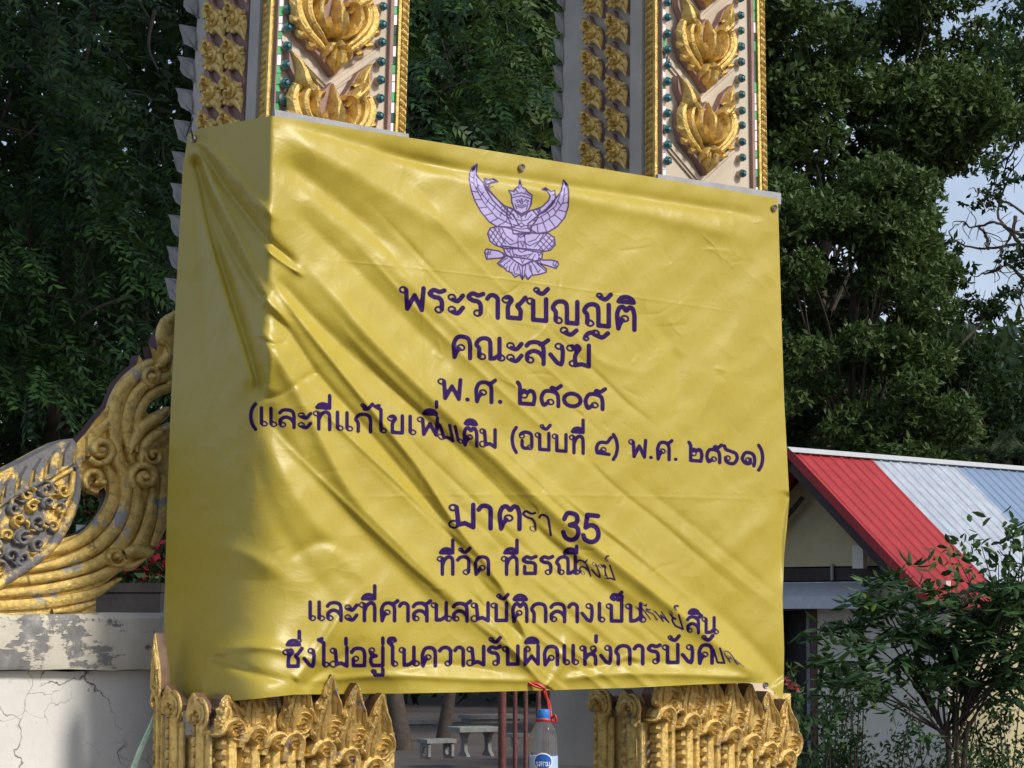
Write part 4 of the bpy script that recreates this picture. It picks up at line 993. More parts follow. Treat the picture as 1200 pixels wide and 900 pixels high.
M_RED = leaf_mat('red petals', [(.30, .012, .02), (.42, .02, .05), (.20, .01, .02)], .5, .2)
M_PINK = leaf_mat('pink petals', [(.45, .06, .10), (.55, .12, .12), (.40, .10, .07)], .5, .2)
M_BARK = plain('bark', (.055, .042, .032), .9, var=.35, scale=12, bump=.6)

def potted(name, lab, cat, x0, x1, ytop, yb, Y, pot, nred, ngreen, hgt):
    """square planter with a flowering plant; the box spans survey pixels x0..x1, ytop..yb at distance Y"""
    c = at((x0+x1)/2, yb, Y); w = (x1-x0)/FPX*Y/2; h = (yb-ytop)/FPX*Y; gz = ground_z(c[0], c[1])
    root = empty(name, (c[0], c[1], gz), label=lab, cat=cat)
    mb = MB(); ax = (np.array([1., 0, 0]), np.array([0, 1., 0]), Z3)
    mb.box((c[0], c[1], (gz+c[2])/2), (w*.8, w*.8, (c[2]-gz)/2), ax, 0)
    mb.box((c[0], c[1], c[2]+h/2), (w, w, h/2), ax, 0); mb.box((c[0], c[1], c[2]+h+.004), (w*1.04, w*1.04, .012), ax, 0)
    mb.build('planter', pot, root)
    top = np.array([c[0], c[1], c[2]+h])
    n = ngreen; p = top+np.stack([rng.normal(0, w*.5, n), rng.normal(0, w*.4, n), rng.uniform(.0, hgt, n)], 1)
    leaf_mesh('foliage', p, rdir(n, .5), rdir(n), rng.uniform(.03, .06, n), rng.uniform(.012, .024, n), M_LSHRUB, root)
    n = nred; p = top+np.stack([rng.normal(0, w*.5, n), rng.normal(0, w*.4, n), hgt*rng.beta(2.5, 1.6, n)], 1)
    leaf_mesh('blossom', p, rdir(n, .3), rdir(n), rng.uniform(.014, .026, n), rng.uniform(.012, .02, n), M_RED, root)
    return root
M_POT = plain('dark stone planter', (.045, .038, .036), .7, var=.3, scale=14)
potted('flower_planter', 'dark square planter of dark red flowers between the gilded carving and the banner', 'planter', 112, 193, 691, 728, 6.9, M_POT, 420, 260, .13)
potted('potted_plant', 'green and red potted plant seen through the hole in the gilded carving', 'plant', 92, 124, 622, 660, 7.6, plain('pale blue pot', (.24, .30, .31), .5), 120, 700, .13)
# ---------------------------------------------------------------- strings and the bottle
def build_small():
    # water bottle hung from the banner's lower hem
    c = at(637, 838, 5.6)
    s = on_cloth(637, 806, .012); Yb = s[1]-.06; c = at(637, 838, Yb); m1 = Yb/FPX
    z0 = at(637, 958, Yb)[2]; base = np.array([c[0], c[1], z0])
    root = empty('water_bottle', base, label='clear plastic water bottle with blue cap and label, hanging by red string below the banner', cat='bottle')
    H = c[2]-z0; r = 16.5*m1
    pet = N('clear bottle plastic'); pet.b.inputs['Transmission Weight'].default_value = 1.; pet.b.inputs['IOR'].default_value = 1.12; pet.b.inputs['Transmission Weight'].default_value = .955; pet.set((.95, .97, .99), .06, 0, .8)
    lwr = N('clear water'); lwr.b.inputs['Transmission Weight'].default_value = 1.; lwr.b.inputs['IOR'].default_value = 1.33; lwr.set((.95, .98, 1), .02)
    prof = [(r*.2, .0), (r*.85, 0), (r, .012), (r, H*.10), (r*.95, H*.13), (r, H*.16), (r, H*.30), (r*.94, H*.33), (r, H*.36), (r, H*.66), (r*.96, H*.70), (r*.98, H*.74), (r*.90, H*.82), (r*.72, H*.89), (r*.46, H*.945), (r*.40, H*.96), (r*.40, H*.995)]
    mb = MB(); mb.lathe(base, prof, 28, 0)
    inn = [(q[0]*.965-.0003, q[1]+.002 if i == 0 else q[1]) for i, q in enumerate(prof[:-3])]
    o = mb.build('bottle_body', pet.mat, root, 60)
    mb = MB(); cz = base+Z3*H*.97
    ribs = [(r*.43, .0), (r*.46, .002), (r*.46, .015), (r*.42, .019), (r*.05, .0195)]
    mb.lathe(cz, ribs, 26, 0); n0 = len(mb.v)
    for i in range(len(mb.v)):
        if i % 2: v = np.array(mb.v[i]); d = v-cz; d[2] = 0; mb.v[i] = tuple(v-d*.045)
    mb.lathe(cz, [(r*.49, -.003), (r*.50, 0), (r*.49, .001)], 26, 0)
    mb.build('cap', plain('blue bottle cap', (.03, .19, .55), .4, var=.05, bump=0), root, 50)
    # label: printed blue oval with white lettering on a clear-white band
    z1, z2 = base[2]+H*.36, base[2]+H*.605
    mb = MB(); n = 30; rr = r*1.012
    vs = [np.array([base[0]+rr*math.cos(2*math.pi*k/n), base[1]+rr*math.sin(2*math.pi*k/n), z]) for z in (z1, z2) for k in range(n)]
    mb.add(vs, [(k, (k+1) % n, n+(k+1) % n, n+k) for k in range(n)])
    lb = mb.build('label', plain('pale blue label', (.42, .56, .72), .4, var=.12, scale=30, bump=0), root, 'all')
    def wrap(u, v, w): al = -math.pi/2-.06+u/r; return np.array([base[0]+(rr+w)*math.cos(al), base[1]+(rr+w)*math.sin(al), z2+v])
    def sheet(poly, w, mb, mi): mb.add([wrap(u, v, w) for u, v in poly], [tuple(range(len(poly)))], mi)
    mb = MB()
    el = [(.017*math.cos(t)+.0, -.016+.013*math.sin(t)) for t in np.linspace(0, 2*math.pi, 28, endpoint=False)]
    def disc(cx, cy, a, bq, w, mi):
        vs = [wrap(cx, cy, w)]; K = 24
        for f in (.5, 1.): vs += [wrap(cx+a*f*math.cos(t), cy+bq*f*math.sin(t), w) for t in np.linspace(0, 2*math.pi, K, endpoint=False)]
        mb.add(vs, [(0, 1+k, 1+(k+1) % K) for k in range(K)]+[(1+k, 1+K+k, 1+K+(k+1) % K, 1+(k+1) % K) for k in range(K)], mi)
    disc(0, -.012, .0215, .0195, .0006, 1); disc(0, -.012, .0185, .0165, .0010, 0)
    def letter(lines, u, v, s, w=.0016):
        for L in lines:
            for (x0, y0), (x1, y1) in zip(L[:-1], L[1:]):
                a = np.array([u+x0*s, v+y0*s]); b_ = np.array([u+x1*s, v+y1*s]); d = b_-a; d /= np.linalg.norm(d)+1e-9; nn = np.array([-d[1], d[0]])*.0007
                sheet([a+nn-d*.0004, a-nn-d*.0004, b_-nn+d*.0004, b_+nn+d*.0004], w, mb, 1)
    x = -.0155
    for ch in 'รสทัย' if False else 'รสกม':
        w_, st = G[ch]
        for L, _ in glyph_lines(st): letter([[tuple(p) for p in L]], x, -.021, .0088, .0016)
        x += w_*.0088+.0004
    disc(-.026, .004, .003, .003, .0008, 0)
    mb.build('label_print', [plain('label blue', (.01, .10, .42), .4, var=.15, scale=40, bump=0), plain('label white', (.75, .78, .8), .4, var=.03, bump=0)], lb)
    # red string from the hem eyelet to the bottle neck
    red = plain('red plastic string', (.50, .02, .015), .45, var=.3, scale=90)
    mb = MB(); k = s; n1 = cz+np.array([r*.55, -.004, .0])
    mb.tube(cr([k+np.array([.0, -.008, .002]), k+np.array([.002, -.013, -.012]), (k+n1)/2+np.array([.004, -.01, 0]), n1], 5), [.0028]*16, 6)
    mb.tube(cr([k+np.array([.003, -.012, .0]), (k+n1)/2+np.array([.001, -.012, 0]), n1+np.array([-.003, -.002, 0])], 5), .002, 6)
    mb.tube(cr([k+np.array([.002, -.010, 0]), k+np.array([-.018, -.012, .010]), k+np.array([-.038, -.010, .008])], 5), [.003, .004, .005, .005, .0045, .0045, .004, .004, .004, .004, .003], 6)
    mb.tube(cr([k+np.array([.0, -.010, .0]), k+np.array([-.016, -.014, .003]), k+np.array([-.034, -.014, .013])], 5), .0028, 6)
    mb.tube([cz+r*.50*np.array([math.cos(t), math.sin(t), -.25+.06*math.sin(3*t)]) for t in np.linspace(0, 2*math.pi, 22)], .0035, 6)
    mb.tube(cr([n1, n1+np.array([.008, -.006, .006]), n1+np.array([.010, -.004, -.008]), n1+np.array([.0, -.004, -.004])], 4), .0026, 6)
    tag(recentre(mb.build('string', red, None, True)), 'red plastic string knotted at the hem and tied round the bottle neck', 'string')
    # pale green string at the lower left corner
    grn = plain('pale green plastic string', (.45, .62, .48), .4, var=.2, scale=60)
    e = on_cloth(199, 816, .006); mb = MB()
    kn = SB(188, 817, -.02); knw = at(188, 818, e[1]-.01)
    mb.tube(cr([e, (e+knw)/2+np.array([0, -.006, .003]), knw], 4), .003, 6)
    mb.tube(cr([e, (e+knw)/2+np.array([0, -.008, -.005]), knw], 4), .0028, 6)
    mb.tube(cr([knw, at(191, 808, e[1]), at(190, 800, e[1])], 4), .002, 6)
    mb.tube(cr([knw, at(183, 812, e[1]), at(176, 806, e[1])], 4), .0016, 6)
    low = [at(188, 818, e[1]-.01), at(178, 846, e[1]-.02), at(164, 878, e[1]-.04), at(148, 920, e[1]-.06), at(120, 990, e[1]-.08)]
    c_ = cr(low, 5); mb.tube(c_, np.linspace(.003, .006, len(c_)), 6)
    c_ = cr([p+np.array([.004, .002, 0]) for p in low], 5); mb.tube(c_, np.linspace(.003, .0045, len(c_)), 6)
    tag(recentre(mb.build('string', grn, None, True)), 'pale green plastic string tied to the lower left corner of the banner', 'string')
    # thin wire from the top left eyelet
    mb = MB(); e = on_cloth(226, 163, .004); mb.tube(cr([e, at(224, 150, e[1]-.02), at(226, 138, e[1]+.03), at(218, 160, e[1]+.05)], 4), .0016, 5)
    tag(recentre(mb.build('wire', plain('dark tie wire', (.03, .03, .03), .5), None, True)), 'thin dark wire tying the upper left corner of the banner', 'wire')
build_small()

# ---------------------------------------------------------------- open steel gate leaf behind the opening
def build_gate():
    rust = plain('rusty maroon gate paint', (.12, .035, .03), .65, var=.4, scale=25, bump=.3)
    bars = [(588.5, 10, 7.3), (603.5, 5.5, 7.5), (616, 5.5, 7.7), (631, 6, 7.95), (645, 8, 8.2), (657, 6, 8.4)]
    f0 = at(588.5, 800, 7.3); root = empty('steel_gate', (f0[0], f0[1], ground_z(f0[0], f0[1])), label='rusty maroon steel bar gate standing open behind the hanging bottle', cat='gate')
    ends = []
    for px, w, Y in bars:
        p = at(px, 800, Y); g = ground_z(p[0], p[1]); mb = MB()
        mb.tube([(p[0], p[1], g+.04), (p[0], p[1], 1.0), (p[0], p[1], 1.72)], w/FPX*Y/2, 10)
        mb.build('bar', rust, root, True); ends.append((p, g))
    for z in (.1, 1.70):
        mb = MB(); a, b_ = ends[0][0], ends[-1][0]
        mb.tube([(a[0], a[1], z+(ends[0][1] if z < 1 else 0)), (b_[0], b_[1], z+(ends[-1][1] if z < 1 else 0))], .014, 8); mb.build('rail', rust, root, True)
build_gate()

# ---------------------------------------------------------------- garden furniture in the yard
def build_yard():
    con = plain('weathered concrete', (.20, .20, .185), .85, var=.3, scale=9)
    mos = N('table mosaic'); v = mos.n('TexVoronoi'); v.inputs['Scale'].default_value = 30; mos.l(mos.tc.outputs['Object'], v.inputs['Vector'])
    mos.set(mos.ramp(v.outputs['Color'], [(.2, (.10, .16, .11)), (.8, (.34, .36, .30))]), .6)
    Y = 38.; u = Y/FPX
    def G0(px, py): p = at(px, py, Y); return p
    global YARD_Z
    YARD_Z = at(550, 887, Y)[2]
    # table
    c = at(556, 886, Y); root = empty('garden_table', c, label='concrete garden table with a green mosaic top in the shaded yard', cat='table')
    mb = MB(); rot = (np.array([.92, .39, 0]), np.array([-.39, .92, 0]), Z3)
    mb.box(c+Z3*31*u, (27*u, 22*u, 2.4*u), rot); mb.build('tabletop', con, root)
    mb = MB(); mb.box(c+Z3*33.7*u, (25*u, 20*u, .25*u), rot); mb.build('mosaic', mos.mat, root)
    for s in (-1, 1):
        mb = MB(); o = c+rot[0]*s*15*u
        prof = [(-9, 0), (9, 0), (7, 3), (4, 6), (3.2, 14), (4.5, 22), (9, 28.5), (-9, 28.5), (-4.5, 22), (-3.2, 14), (-4, 6), (-7, 3)]
        mb.prism([o+rot[1]*a*u*1.6+Z3*b_*u for a, b_ in prof], rot[0]*4*u); mb.build('leg', con, root)
    # bench: seat slab on two panels with round holes
    c = at(512, 889, Y-1); root = empty('garden_bench', c, label='small grey concrete bench with round holes in its end panels, left of the garden table', cat='bench')
    ax = (np.array([.86, .5, 0]), np.array([-.5, .86, 0]), Z3)
    mb = MB(); mb.box(c+Z3*20*u, (19*u, 12*u, 2.2*u), ax); mb.build('seat', con, root)
    for s in (-1, 1):
        o = c+ax[0]*s*15*u; mb = MB(); K = 20; ou, inn = [], []
        for k in range(K):
            t = 2*math.pi*k/K; cx, cy = math.cos(t), math.sin(t); sq = 1/max(abs(cx), abs(cy))
            ou.append((cx*sq*10.5, 9+cy*sq*8.8)); inn.append((cx*5, 9+cy*5))
        for w in (-1.6, 1.6): mb.add([o+ax[1]*a*u+Z3*b_*u+ax[0]*w*u for a, b_ in ou+inn], [(k, (k+1) % K, K+(k+1) % K, K+k) for k in range(K)])
        for ring in (ou, inn): mb.add([o+ax[1]*a*u+Z3*b_*u+ax[0]*w*u for w in (-1.6, 1.6) for a, b_ in ring], [(k, (k+1) % K, K+(k+1) % K, K+k) for k in range(K)])
        mb.build('end_panel', con, root)
    # second bench behind, seen between the bars
    c = at(618, 876, Y+2); root = empty('garden_bench', c, label='grey concrete bench behind the bars of the open gate', cat='bench')
    mb = MB(); mb.box(c+Z3*15*u, (24*u, 10*u, 2*u), rot); mb.build('seat', con, root)
    for s in (-1, 1):
        mb = MB(); mb.box(c+rot[0]*s*15*u+Z3*6.3*u, (3*u, 9*u, 6.3*u), rot); mb.build('leg', con, root)
    # low kerb stones in the shade farther back
    for i, (px, py, w, h, Yq) in enumerate(((487, 848, 30, 10, 52), (575, 842, 60, 7, 54))):
        c = at(px, py+h, Yq); q = Yq/FPX
        mb = MB(); mb.box(c+Z3*h*q/2, (w*q/2, .3, h*q/2), rot); mb.box(c+Z3*(h*q+.04), (w*q/2+.05, .36, .04), rot)
        tag(recentre(mb.build('stone_wall', con)), ['low grey stone block in the dark yard above the concrete bench', 'long low stone kerb in the dark yard behind the mosaic table'][i], 'stone')
build_yard()

# ---------------------------------------------------------------- house with the striped metal roof
def build_house():
    Y0 = 36.
    e = np.array([math.sin(R(42)), math.cos(R(42)), 0]); g = np.array([e[1], -e[0], 0])
    R0 = at(922, 527, Y0); zr = R0[2]
    def hit(px, py, o, d1, d2):             # point o+s*d1+t*d2 seen at a pixel
        r = ray(px, py); M = np.stack([d1, d2, -r], 1); s, t, _ = np.linalg.solve(M, EYE-o); return s, t
    half, drop = hit(1095, 712, R0, g, Z3); drop = -drop
    dn = g*half-Z3*drop; Ls = np.linalg.norm(dn); dn /= Ls                 # down the visible slope
    up = np.cross(e, dn); up = up if up[2] > 0 else -up
    gz = -1.3
    c0 = R0+g*0+e*2
    root = empty('house', (c0[0], c0[1], gz), label='small cream house with a red, white and blue corrugated metal roof', cat='house')
    red = plain('red roof sheet', (.33, .020, .022), .6, .0, var=.16, scale=4, bump=.05)
    wht = plain('white roof sheet', (.36, .40, .46), .6, .0, var=.18, scale=5, bump=.05)
    blu = plain('blue grey roof sheet', (.17, .24, .36), .6, .0, var=.10, scale=4, bump=.05)
    dark = plain('dark brown timber', (.035, .025, .022), .7, var=.3)
    cream = N('cream house paint'); f = cream.noise(2.5, 6, .6); gg = cream.noise(14, 6, .6)
    cream.set(cream.mix(cream.ramp(gg, [(.62, 0.), (.8, .5)]), cream.ramp(f, [(.3, (.62, .59, .50)), (.7, (.70, .67, .58))]), (.20, .17, .12)), .85)
    yel = plain('pale yellow house paint', (.48, .42, .24), .8, var=.10, scale=3)
    brown = plain('brown door frame', (.085, .032, .026), .55, var=.25)
    # where each colour stripe ends along the ridge
    s1 = hit(1020, 540, R0, e, Z3)[0]; s2 = hit(1121, 547, R0, e, Z3)[0]; s3 = 9.5
    p = .255
    def sheet(s0, s1_, m, side):
        ss = []; s = s0
        while s < s1_-1e-6:
            ss += [(s, 0), (s+p*.62, 0), (s+p*.70, .019), (s+p*.80, .021), (s+p*.90, .010)]; s += p
        ss.append((s1_, 0)); ss = [q for q in ss if q[0] <= s1_+1e-6]
        d = dn if side > 0 else (-g*half-Z3*drop)/Ls
        u_ = up if side > 0 else np.cross(d, e); u_ = u_ if u_[2] > 0 else -u_
        n = len(ss); K = 4
        vs = [R0+e*s+d*(Ls*t/K+.03*(t == 0))+u_*(h+.004*math.sin(s*7+t*2)) for t in range(K+1) for s, h in ss]+[R0+e*s+d*(Ls*t/K+.03*(t == 0))+u_*(h-.006) for t in range(K+1) for s, h in ss]
        o = n*(K+1)
        fs = [(t*n+i, t*n+i+1, (t+1)*n+i+1, (t+1)*n+i) for t in range(K) for i in range(n-1)]+[(o+t*n+i, o+(t+1)*n+i, o+(t+1)*n+i+1, o+t*n+i+1) for t in range(K) for i in range(n-1)]
        fs += [(K*n+i, K*n+i+1, o+K*n+i+1, o+K*n+i) for i in range(n-1)]
        mb = MB(); mb.add(vs, fs); ob = mb.build('roof_sheet', m, root)
        tag(ob, {red: 'red corrugated sheet', wht: 'white corrugated sheet', blu: 'blue grey corrugated sheet'}[m] if side > 0 else None)
    n1 = round(s1/p); n2 = round(s2/p)
    sheet(0, n1*p, red, 1); sheet(n1*p, n2*p, wht, 1); sheet(n2*p, s3, blu, 1)
    sheet(0, n1*p, red, -1); sheet(n1*p, n2*p, wht, -1); sheet(n2*p, s3, blu, -1)
    # ridge cap, barge board along the rake, eave board
    mb = MB(); d2 = -g*half/Ls-Z3*drop/Ls
    for d in (dn, d2):
        uu = np.cross(e, d); uu = uu if uu[2] > 0 else -uu
        q = [R0-e*.03+uu*.048, R0+e*s3+uu*.048, R0+e*s3+uu*.048+d*.11, R0-e*.03+uu*.048+d*.11]; mb.prism(q, uu*.006)
    mb.build('ridge_cap', plain('white ridge cap', (.45, .46, .47), .5, var=.08), root)
    for d, L_ in ((dn, Ls), (d2, Ls)):
        uu = np.cross(e, d); uu = uu if uu[2] > 0 else -uu
        mb = MB(); mb.prism([R0-e*.012+uu*.05+d*.02, R0-e*.012+uu*.05+d*L_, R0-e*.012-uu*.07+d*L_, R0-e*.012-uu*.07+d*.02], e*.010)
        tag(mb.build('rake_flashing', red, root))
        mb = MB(); mb.prism([R0+e*.02-uu*.012+d*.02, R0+e*.02-uu*.012+d*(L_-.02), R0+e*.02-uu*.20+d*(L_-.02), R0+e*.02-uu*.20+d*.02], e*.05)
        mb.build('barge_board', dark, root)
    # gable wall, set in from the rake
    inset = .75; wz = zr-drop*.93; GW = half*.88
    G0 = R0+e*inset
    zb = G0[2]-drop*.88-.06
    mb = MB(); L0 = G0-g*GW; L1 = G0+g*GW
    gp = lambda s, z: np.array([*(G0+g*s)[:2], z])
    zpl = at(960, 663, Y0)[2]                 # top of the beam under the gable panel
    sx = (zr-.10-zpl)/drop*half
    mb.prism([gp(-sx, zpl), gp(sx, zpl), gp(0, zr-.10)], e*.06); mb.build('gable_panel', yel, root)
    mb = MB(); mb.prism([gp(-sx-.05, zpl-.20), gp(sx+.05, zpl-.20), gp(sx-.02, zpl-.02), gp(-sx+.02, zpl-.02)], e*.10); mb.build('beam', dark, root)
    ww = lambda s0, s1_, z0, z1, off, th, m, nm: MB().prism([gp(s0, z0)+e*off, gp(s1_, z0)+e*off, gp(s1_, z1)+e*off, gp(s0, z1)+e*off], e*th).build(nm, m, root)
    def sg(px, py=760): return hit(px, py, G0, g, Z3)[0]
    d0, d1 = sg(905), sg(951); zd = G0[2]+hit(940, 716, G0, g, Z3)[1]
    ww(d1+.10, GW, gz, zpl-.22, 0., .12, cream.mat, 'front_wall'); ww(-GW, d0, gz, zpl-.22, 0., .12, cream.mat, 'front_wall'); ww(d0, d1+.10, zd+.12, zpl-.22, 0., .12, cream.mat, 'lintel')
    for a, b_ in ((d1, d1+.10), (d0-.10, d0)): ww(a+.002, b_-.002, gz, zd, -.03, .12, brown, 'door_frame')
    ww(d0-.1, d1+.10, zd+.002, zd+.118, -.03, .12, brown, 'door_frame')
    ww(d1-.16, d1-.10, gz, zd-.01, .10, .04, plain('grey door edge', (.20, .21, .23), .5), 'door_edge')
    ww(d0, d1-.17, gz, zd-.01, .30, .04, plain('dark door leaf', (.012, .010, .010), .6), 'door')
    # side wall under the eave and the back
    S0 = G0+g*GW
    mb = MB(); q = [np.array([*(S0)[:2], gz]), np.array([*(S0+e*(s3-inset-.4))[:2], gz])]; zt = zr-drop*.88-.05
    mb.prism([q[0]+e*.125, q[1], np.array([*q[1][:2], zt]), np.array([*q[0][:2], zt])+e*.125], -g*.12); mb.build('side_wall', yel, root)
    mb = MB(); S1 = G0-g*GW; q = [np.array([*(S1)[:2], gz]), np.array([*(S1+e*(s3-inset-.4))[:2], gz])]
    mb.prism([q[0]+e*.125, q[1], np.array([*q[1][:2], zt]), np.array([*q[0][:2], zt])+e*.125], g*.12); mb.build('side_wall', yel, root)
    mb = MB(); Eb = G0+e*(s3-inset-.4); mb.prism([np.array([*(Eb-g*GW)[:2], gz]), np.array([*(Eb+g*GW)[:2], gz]), np.array([*(Eb+g*GW)[:2], zt]), np.array([*Eb[:2], zr-.15]), np.array([*(Eb-g*GW)[:2], zt])], e*.1); mb.build('back_wall', yel, root)
    # lean-to canopy over the door
    zc = zpl-.24; a0, a1 = sg(860), sg(1036, 690)
    mb = MB(); dpt = .55
    t0 = [gp(a0, zc), gp(a1, zc)]; t1 = [gp(a1, zc-.20)-e*dpt, gp(a0, zc-.20)-e*dpt]
    mb.prism(t0+t1, Z3*.012); mb.prism([t1[1]+Z3*.01, t1[0]+Z3*.01, t1[0]-Z3*.16, t1[1]-Z3*.16], -e*.02)
    mb.build('canopy', plain('pale grey canopy sheet', (.45, .48, .52), .45, var=.10), root)
    # brace and a small pale box under the rake
    b0, b1 = sg(914), sg(952)
    mb = MB(); mb.tube([gp(b0, G0[2]+hit(918, 628, G0, g, Z3)[1])-e*.2, gp(b1, G0[2]+hit(950, 584, G0, g, Z3)[1])-e*.2], .035, 6); mb.build('brace', dark, root)
    mb = MB(); s_ = sg(1017, 655); mb.box(gp(s_, zpl+.12)-e*.2, (.09, .05, .16), (g, e, Z3)); mb.build('vent_box', cream.mat, root)
    mb = MB(); s_ = sg(977, 675); mb.tube([gp(s_, zpl-.20)-e*.04, gp(s_, zpl+.03)-e*.04], .025, 6); mb.build('pipe', plain('grey pipe', (.3, .3, .3), .5), root)
build_house()
# corner of another roof far right, beyond the trees
def build_far_roof():
    c = at(1215, 470, 70); g0 = -1.4
    root = empty('far_building', (c[0], c[1], g0), label='corner of a grey tiled roof showing above the flowering bushes at the right edge', cat='building')
    p = lambda px, py, Y=70: at(px, py, Y)
    mb = MB(); q = [p(1172, 452), p(1260, 418), p(1300, 470, 74), p(1200, 478, 74)]; mb.prism(q, -Z3*.18); mb.build('roof', plain('grey roof tiles', (.17, .16, .155), .8, var=.3, scale=5), root)
    mb = MB(); a, b_ = p(1185, 462, 71.5), p(1290, 462, 72.5); mb.prism([np.array([a[0], a[1], g0]), np.array([b_[0], b_[1], g0]), b_, a], np.array([0, 1.5, 0])); mb.build('wall', plain('maroon wall', (.16, .06, .05), .8), root)
build_far_roof()
# ---------------------------------------------------------------- trees, shrubs and plants
def limbs(mb, p, d, L, r, depth, out, spread=.6, mi=0, seg=4):
    """a forking limb; collects the tips of the last generation"""
    pts = [p]; q = np.array(p, float); dd = np.array(d, float)
    for i in range(seg):
        dd = dd+rng.normal(0, .13, 3); dd /= np.linalg.norm(dd); q = q+dd*L/seg; pts.append(q.copy())
    c = cr(pts, 2); mb.tube(c, np.linspace(r, r*.55, len(c)), 6 if r < .03 else 9, mi)
    out.append((q.copy(), dd.copy(), depth))
    if depth <= 0: return
    for k in range(rng.integers(2, 4)):
        nd = dd+rng.normal(0, spread, 3); nd /= np.linalg.norm(nd); limbs(mb, pts[-1-(k % 2)], nd, L*rng.uniform(.6, .85), r*.55, depth-1, out, spread, mi, seg)
def trunk_to(mb, foot, top, r, bend=.15):
    f, t = np.array(foot, float), np.array(top, float); L = np.linalg.norm(t-f)
    pts = [f-Z3*.2, f+(t-f)*.25+rng.normal(0, bend*L*.1, 3)*[1, 1, 0], f+(t-f)*.6+rng.normal(0, bend*L*.1, 3)*[1, 1, 0], t]
    c = cr(pts, 5); mb.tube(c, np.interp(np.linspace(0, 1, len(c)), [0, .12, 1], [r*1.4, r, r*.45]), 12)
    return c
def fronds(name, base, dirs, L, pairs, leafL, leafW, mat, parent, droop=.5, mi=None):
    """pinnate sprays: each has a thin stalk with leaflets in two rows"""
    n = len(base); dirs = dirs/np.linalg.norm(dirs, axis=1)[:, None]
    side = np.cross(dirs, rdir(n, 2.)); side /= np.linalg.norm(side, axis=1)[:, None]
    nrm = np.cross(side, dirs); nrm *= np.sign(nrm[:, 2:3]+1e-6)
    t = np.linspace(.12, 1, pairs)
    pos = base[:, None, :]+dirs[:, None, :]*(L[:, None, None]*t[None, :, None])-Z3*(droop*L[:, None, None]*(t**2)[None, :, None])
    C, A, S = [], [], []; tan = dirs[:, None, :]-Z3*(2*droop*t[None, :, None]); tan /= np.linalg.norm(tan, axis=2)[:, :, None]
    for s in (1, -1):
        a = side[:, None, :]*s*.85+tan*.62+rng.normal(0, .12, pos.shape)-Z3*.15
        C.append(pos.reshape(-1, 3)); A.append(a.reshape(-1, 3)); S.append(np.broadcast_to(tan, pos.shape).reshape(-1, 3)-a.reshape(-1, 3)*.2)
    C, A, S = np.vstack(C), np.vstack(A), np.vstack(S); m = len(C)
    k = rng.uniform(.7, 1.15, m)
    return leaf_mesh(name, C, A, S, leafL*k, leafW*k, mat, parent)
def pts_in(polys, n, Y0, Y1, jitter=0.):
    """random points whose survey pixels fall inside boxes (x0, y0, x1, y1, weight), at distances Y0..Y1"""
    w = np.array([p[4] if len(p) > 4 else (p[2]-p[0])*(p[3]-p[1]) for p in polys], float); k = rng.choice(len(polys), n, p=w/w.sum())
    out = np.empty((n, 3))
    for i, q in enumerate(k):
        x0, y0, x1, y1 = polys[q][:4]; out[i] = at(rng.uniform(x0, x1), rng.uniform(y0, y1), rng.uniform(Y0, Y1))
    return out
def clumped(cent, rad, n, flat=.6):
    k = rng.integers(0, len(cent), n); r = rdir(n)*rng.uniform(.15, 1, (n, 1))**.6; r[:, 2] *= flat
    return cent[k]+r*np.asarray(rad)[k][:, None], k
def tree_root(foot, lab, cat='tree', name='tree', group=None):
    return empty(name, foot, label=lab, cat=cat, group=group)

# left: big pinnate-leaved tree behind the wall
def left_tree():
    foot = at(60, 800, 15.); foot[2] = ground_z(foot[0], foot[1])
    root = tree_root(foot, 'dark leafy tree with feathery leaves filling the left side behind the carving')
    mb = MB(); tips = []
    c = trunk_to(mb, foot, at(70, 420, 15.5), .13)
    for px, py, Y in ((-60, 80, 14), (60, -40, 15), (150, 120, 13.8), (30, 250, 13.2), (170, 300, 14), (120, -120, 16), (-90, 320, 14.5)):
        e = at(px, py, Y); s = c[-1-rng.integers(0, 4)]; p = cr([s, (s+e)/2+rng.normal(0, .12, 3), e], 6); mb.tube(p, np.linspace(.05, .012, len(p)), 7)
    for k in range(46):
        e = pts_in([(-60, -60, 215, 480)], 1, 12.6, 15.)[0]; s = e+np.array([rng.normal(-.2, .3), rng.uniform(.2, .6), rng.uniform(.1, .5)]); p = cr([s, (s+e)/2+rng.normal(0, .05, 3), e], 4); mb.tube(p, np.linspace(.011, .004, len(p)), 5)
    mb.build('trunk', M_BARK, root, True)
    cent = pts_in([(-70, -40, 120, 130, 3), (60, 60, 205, 260, 3.2), (-60, 130, 100, 260, 1.6), (100, 240, 205, 345, 2), (-60, 290, 80, 420, 1.6), (50, 350, 150, 450, 1.6), (-60, 370, 60, 470, 1.2)], 90, 12.3, 14.2)
    base, _ = clumped(cent, np.full(len(cent), .15), 1000)
    dirs = rng.normal(0, .5, (len(base), 3))+np.array([.55, -.55, -.18])
    fronds('leaf_sprays', base, dirs, rng.uniform(.20, .36, len(base)), 8, .068, .024, M_LMID, root, .35)
    n = 36000; p = pts_in([(-140, -120, 330, 700, 5), (-420, -200, -140, 700, 2)], n, 14.6, 18.5)
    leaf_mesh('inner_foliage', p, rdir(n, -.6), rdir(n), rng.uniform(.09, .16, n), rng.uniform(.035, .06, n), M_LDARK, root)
left_tree()

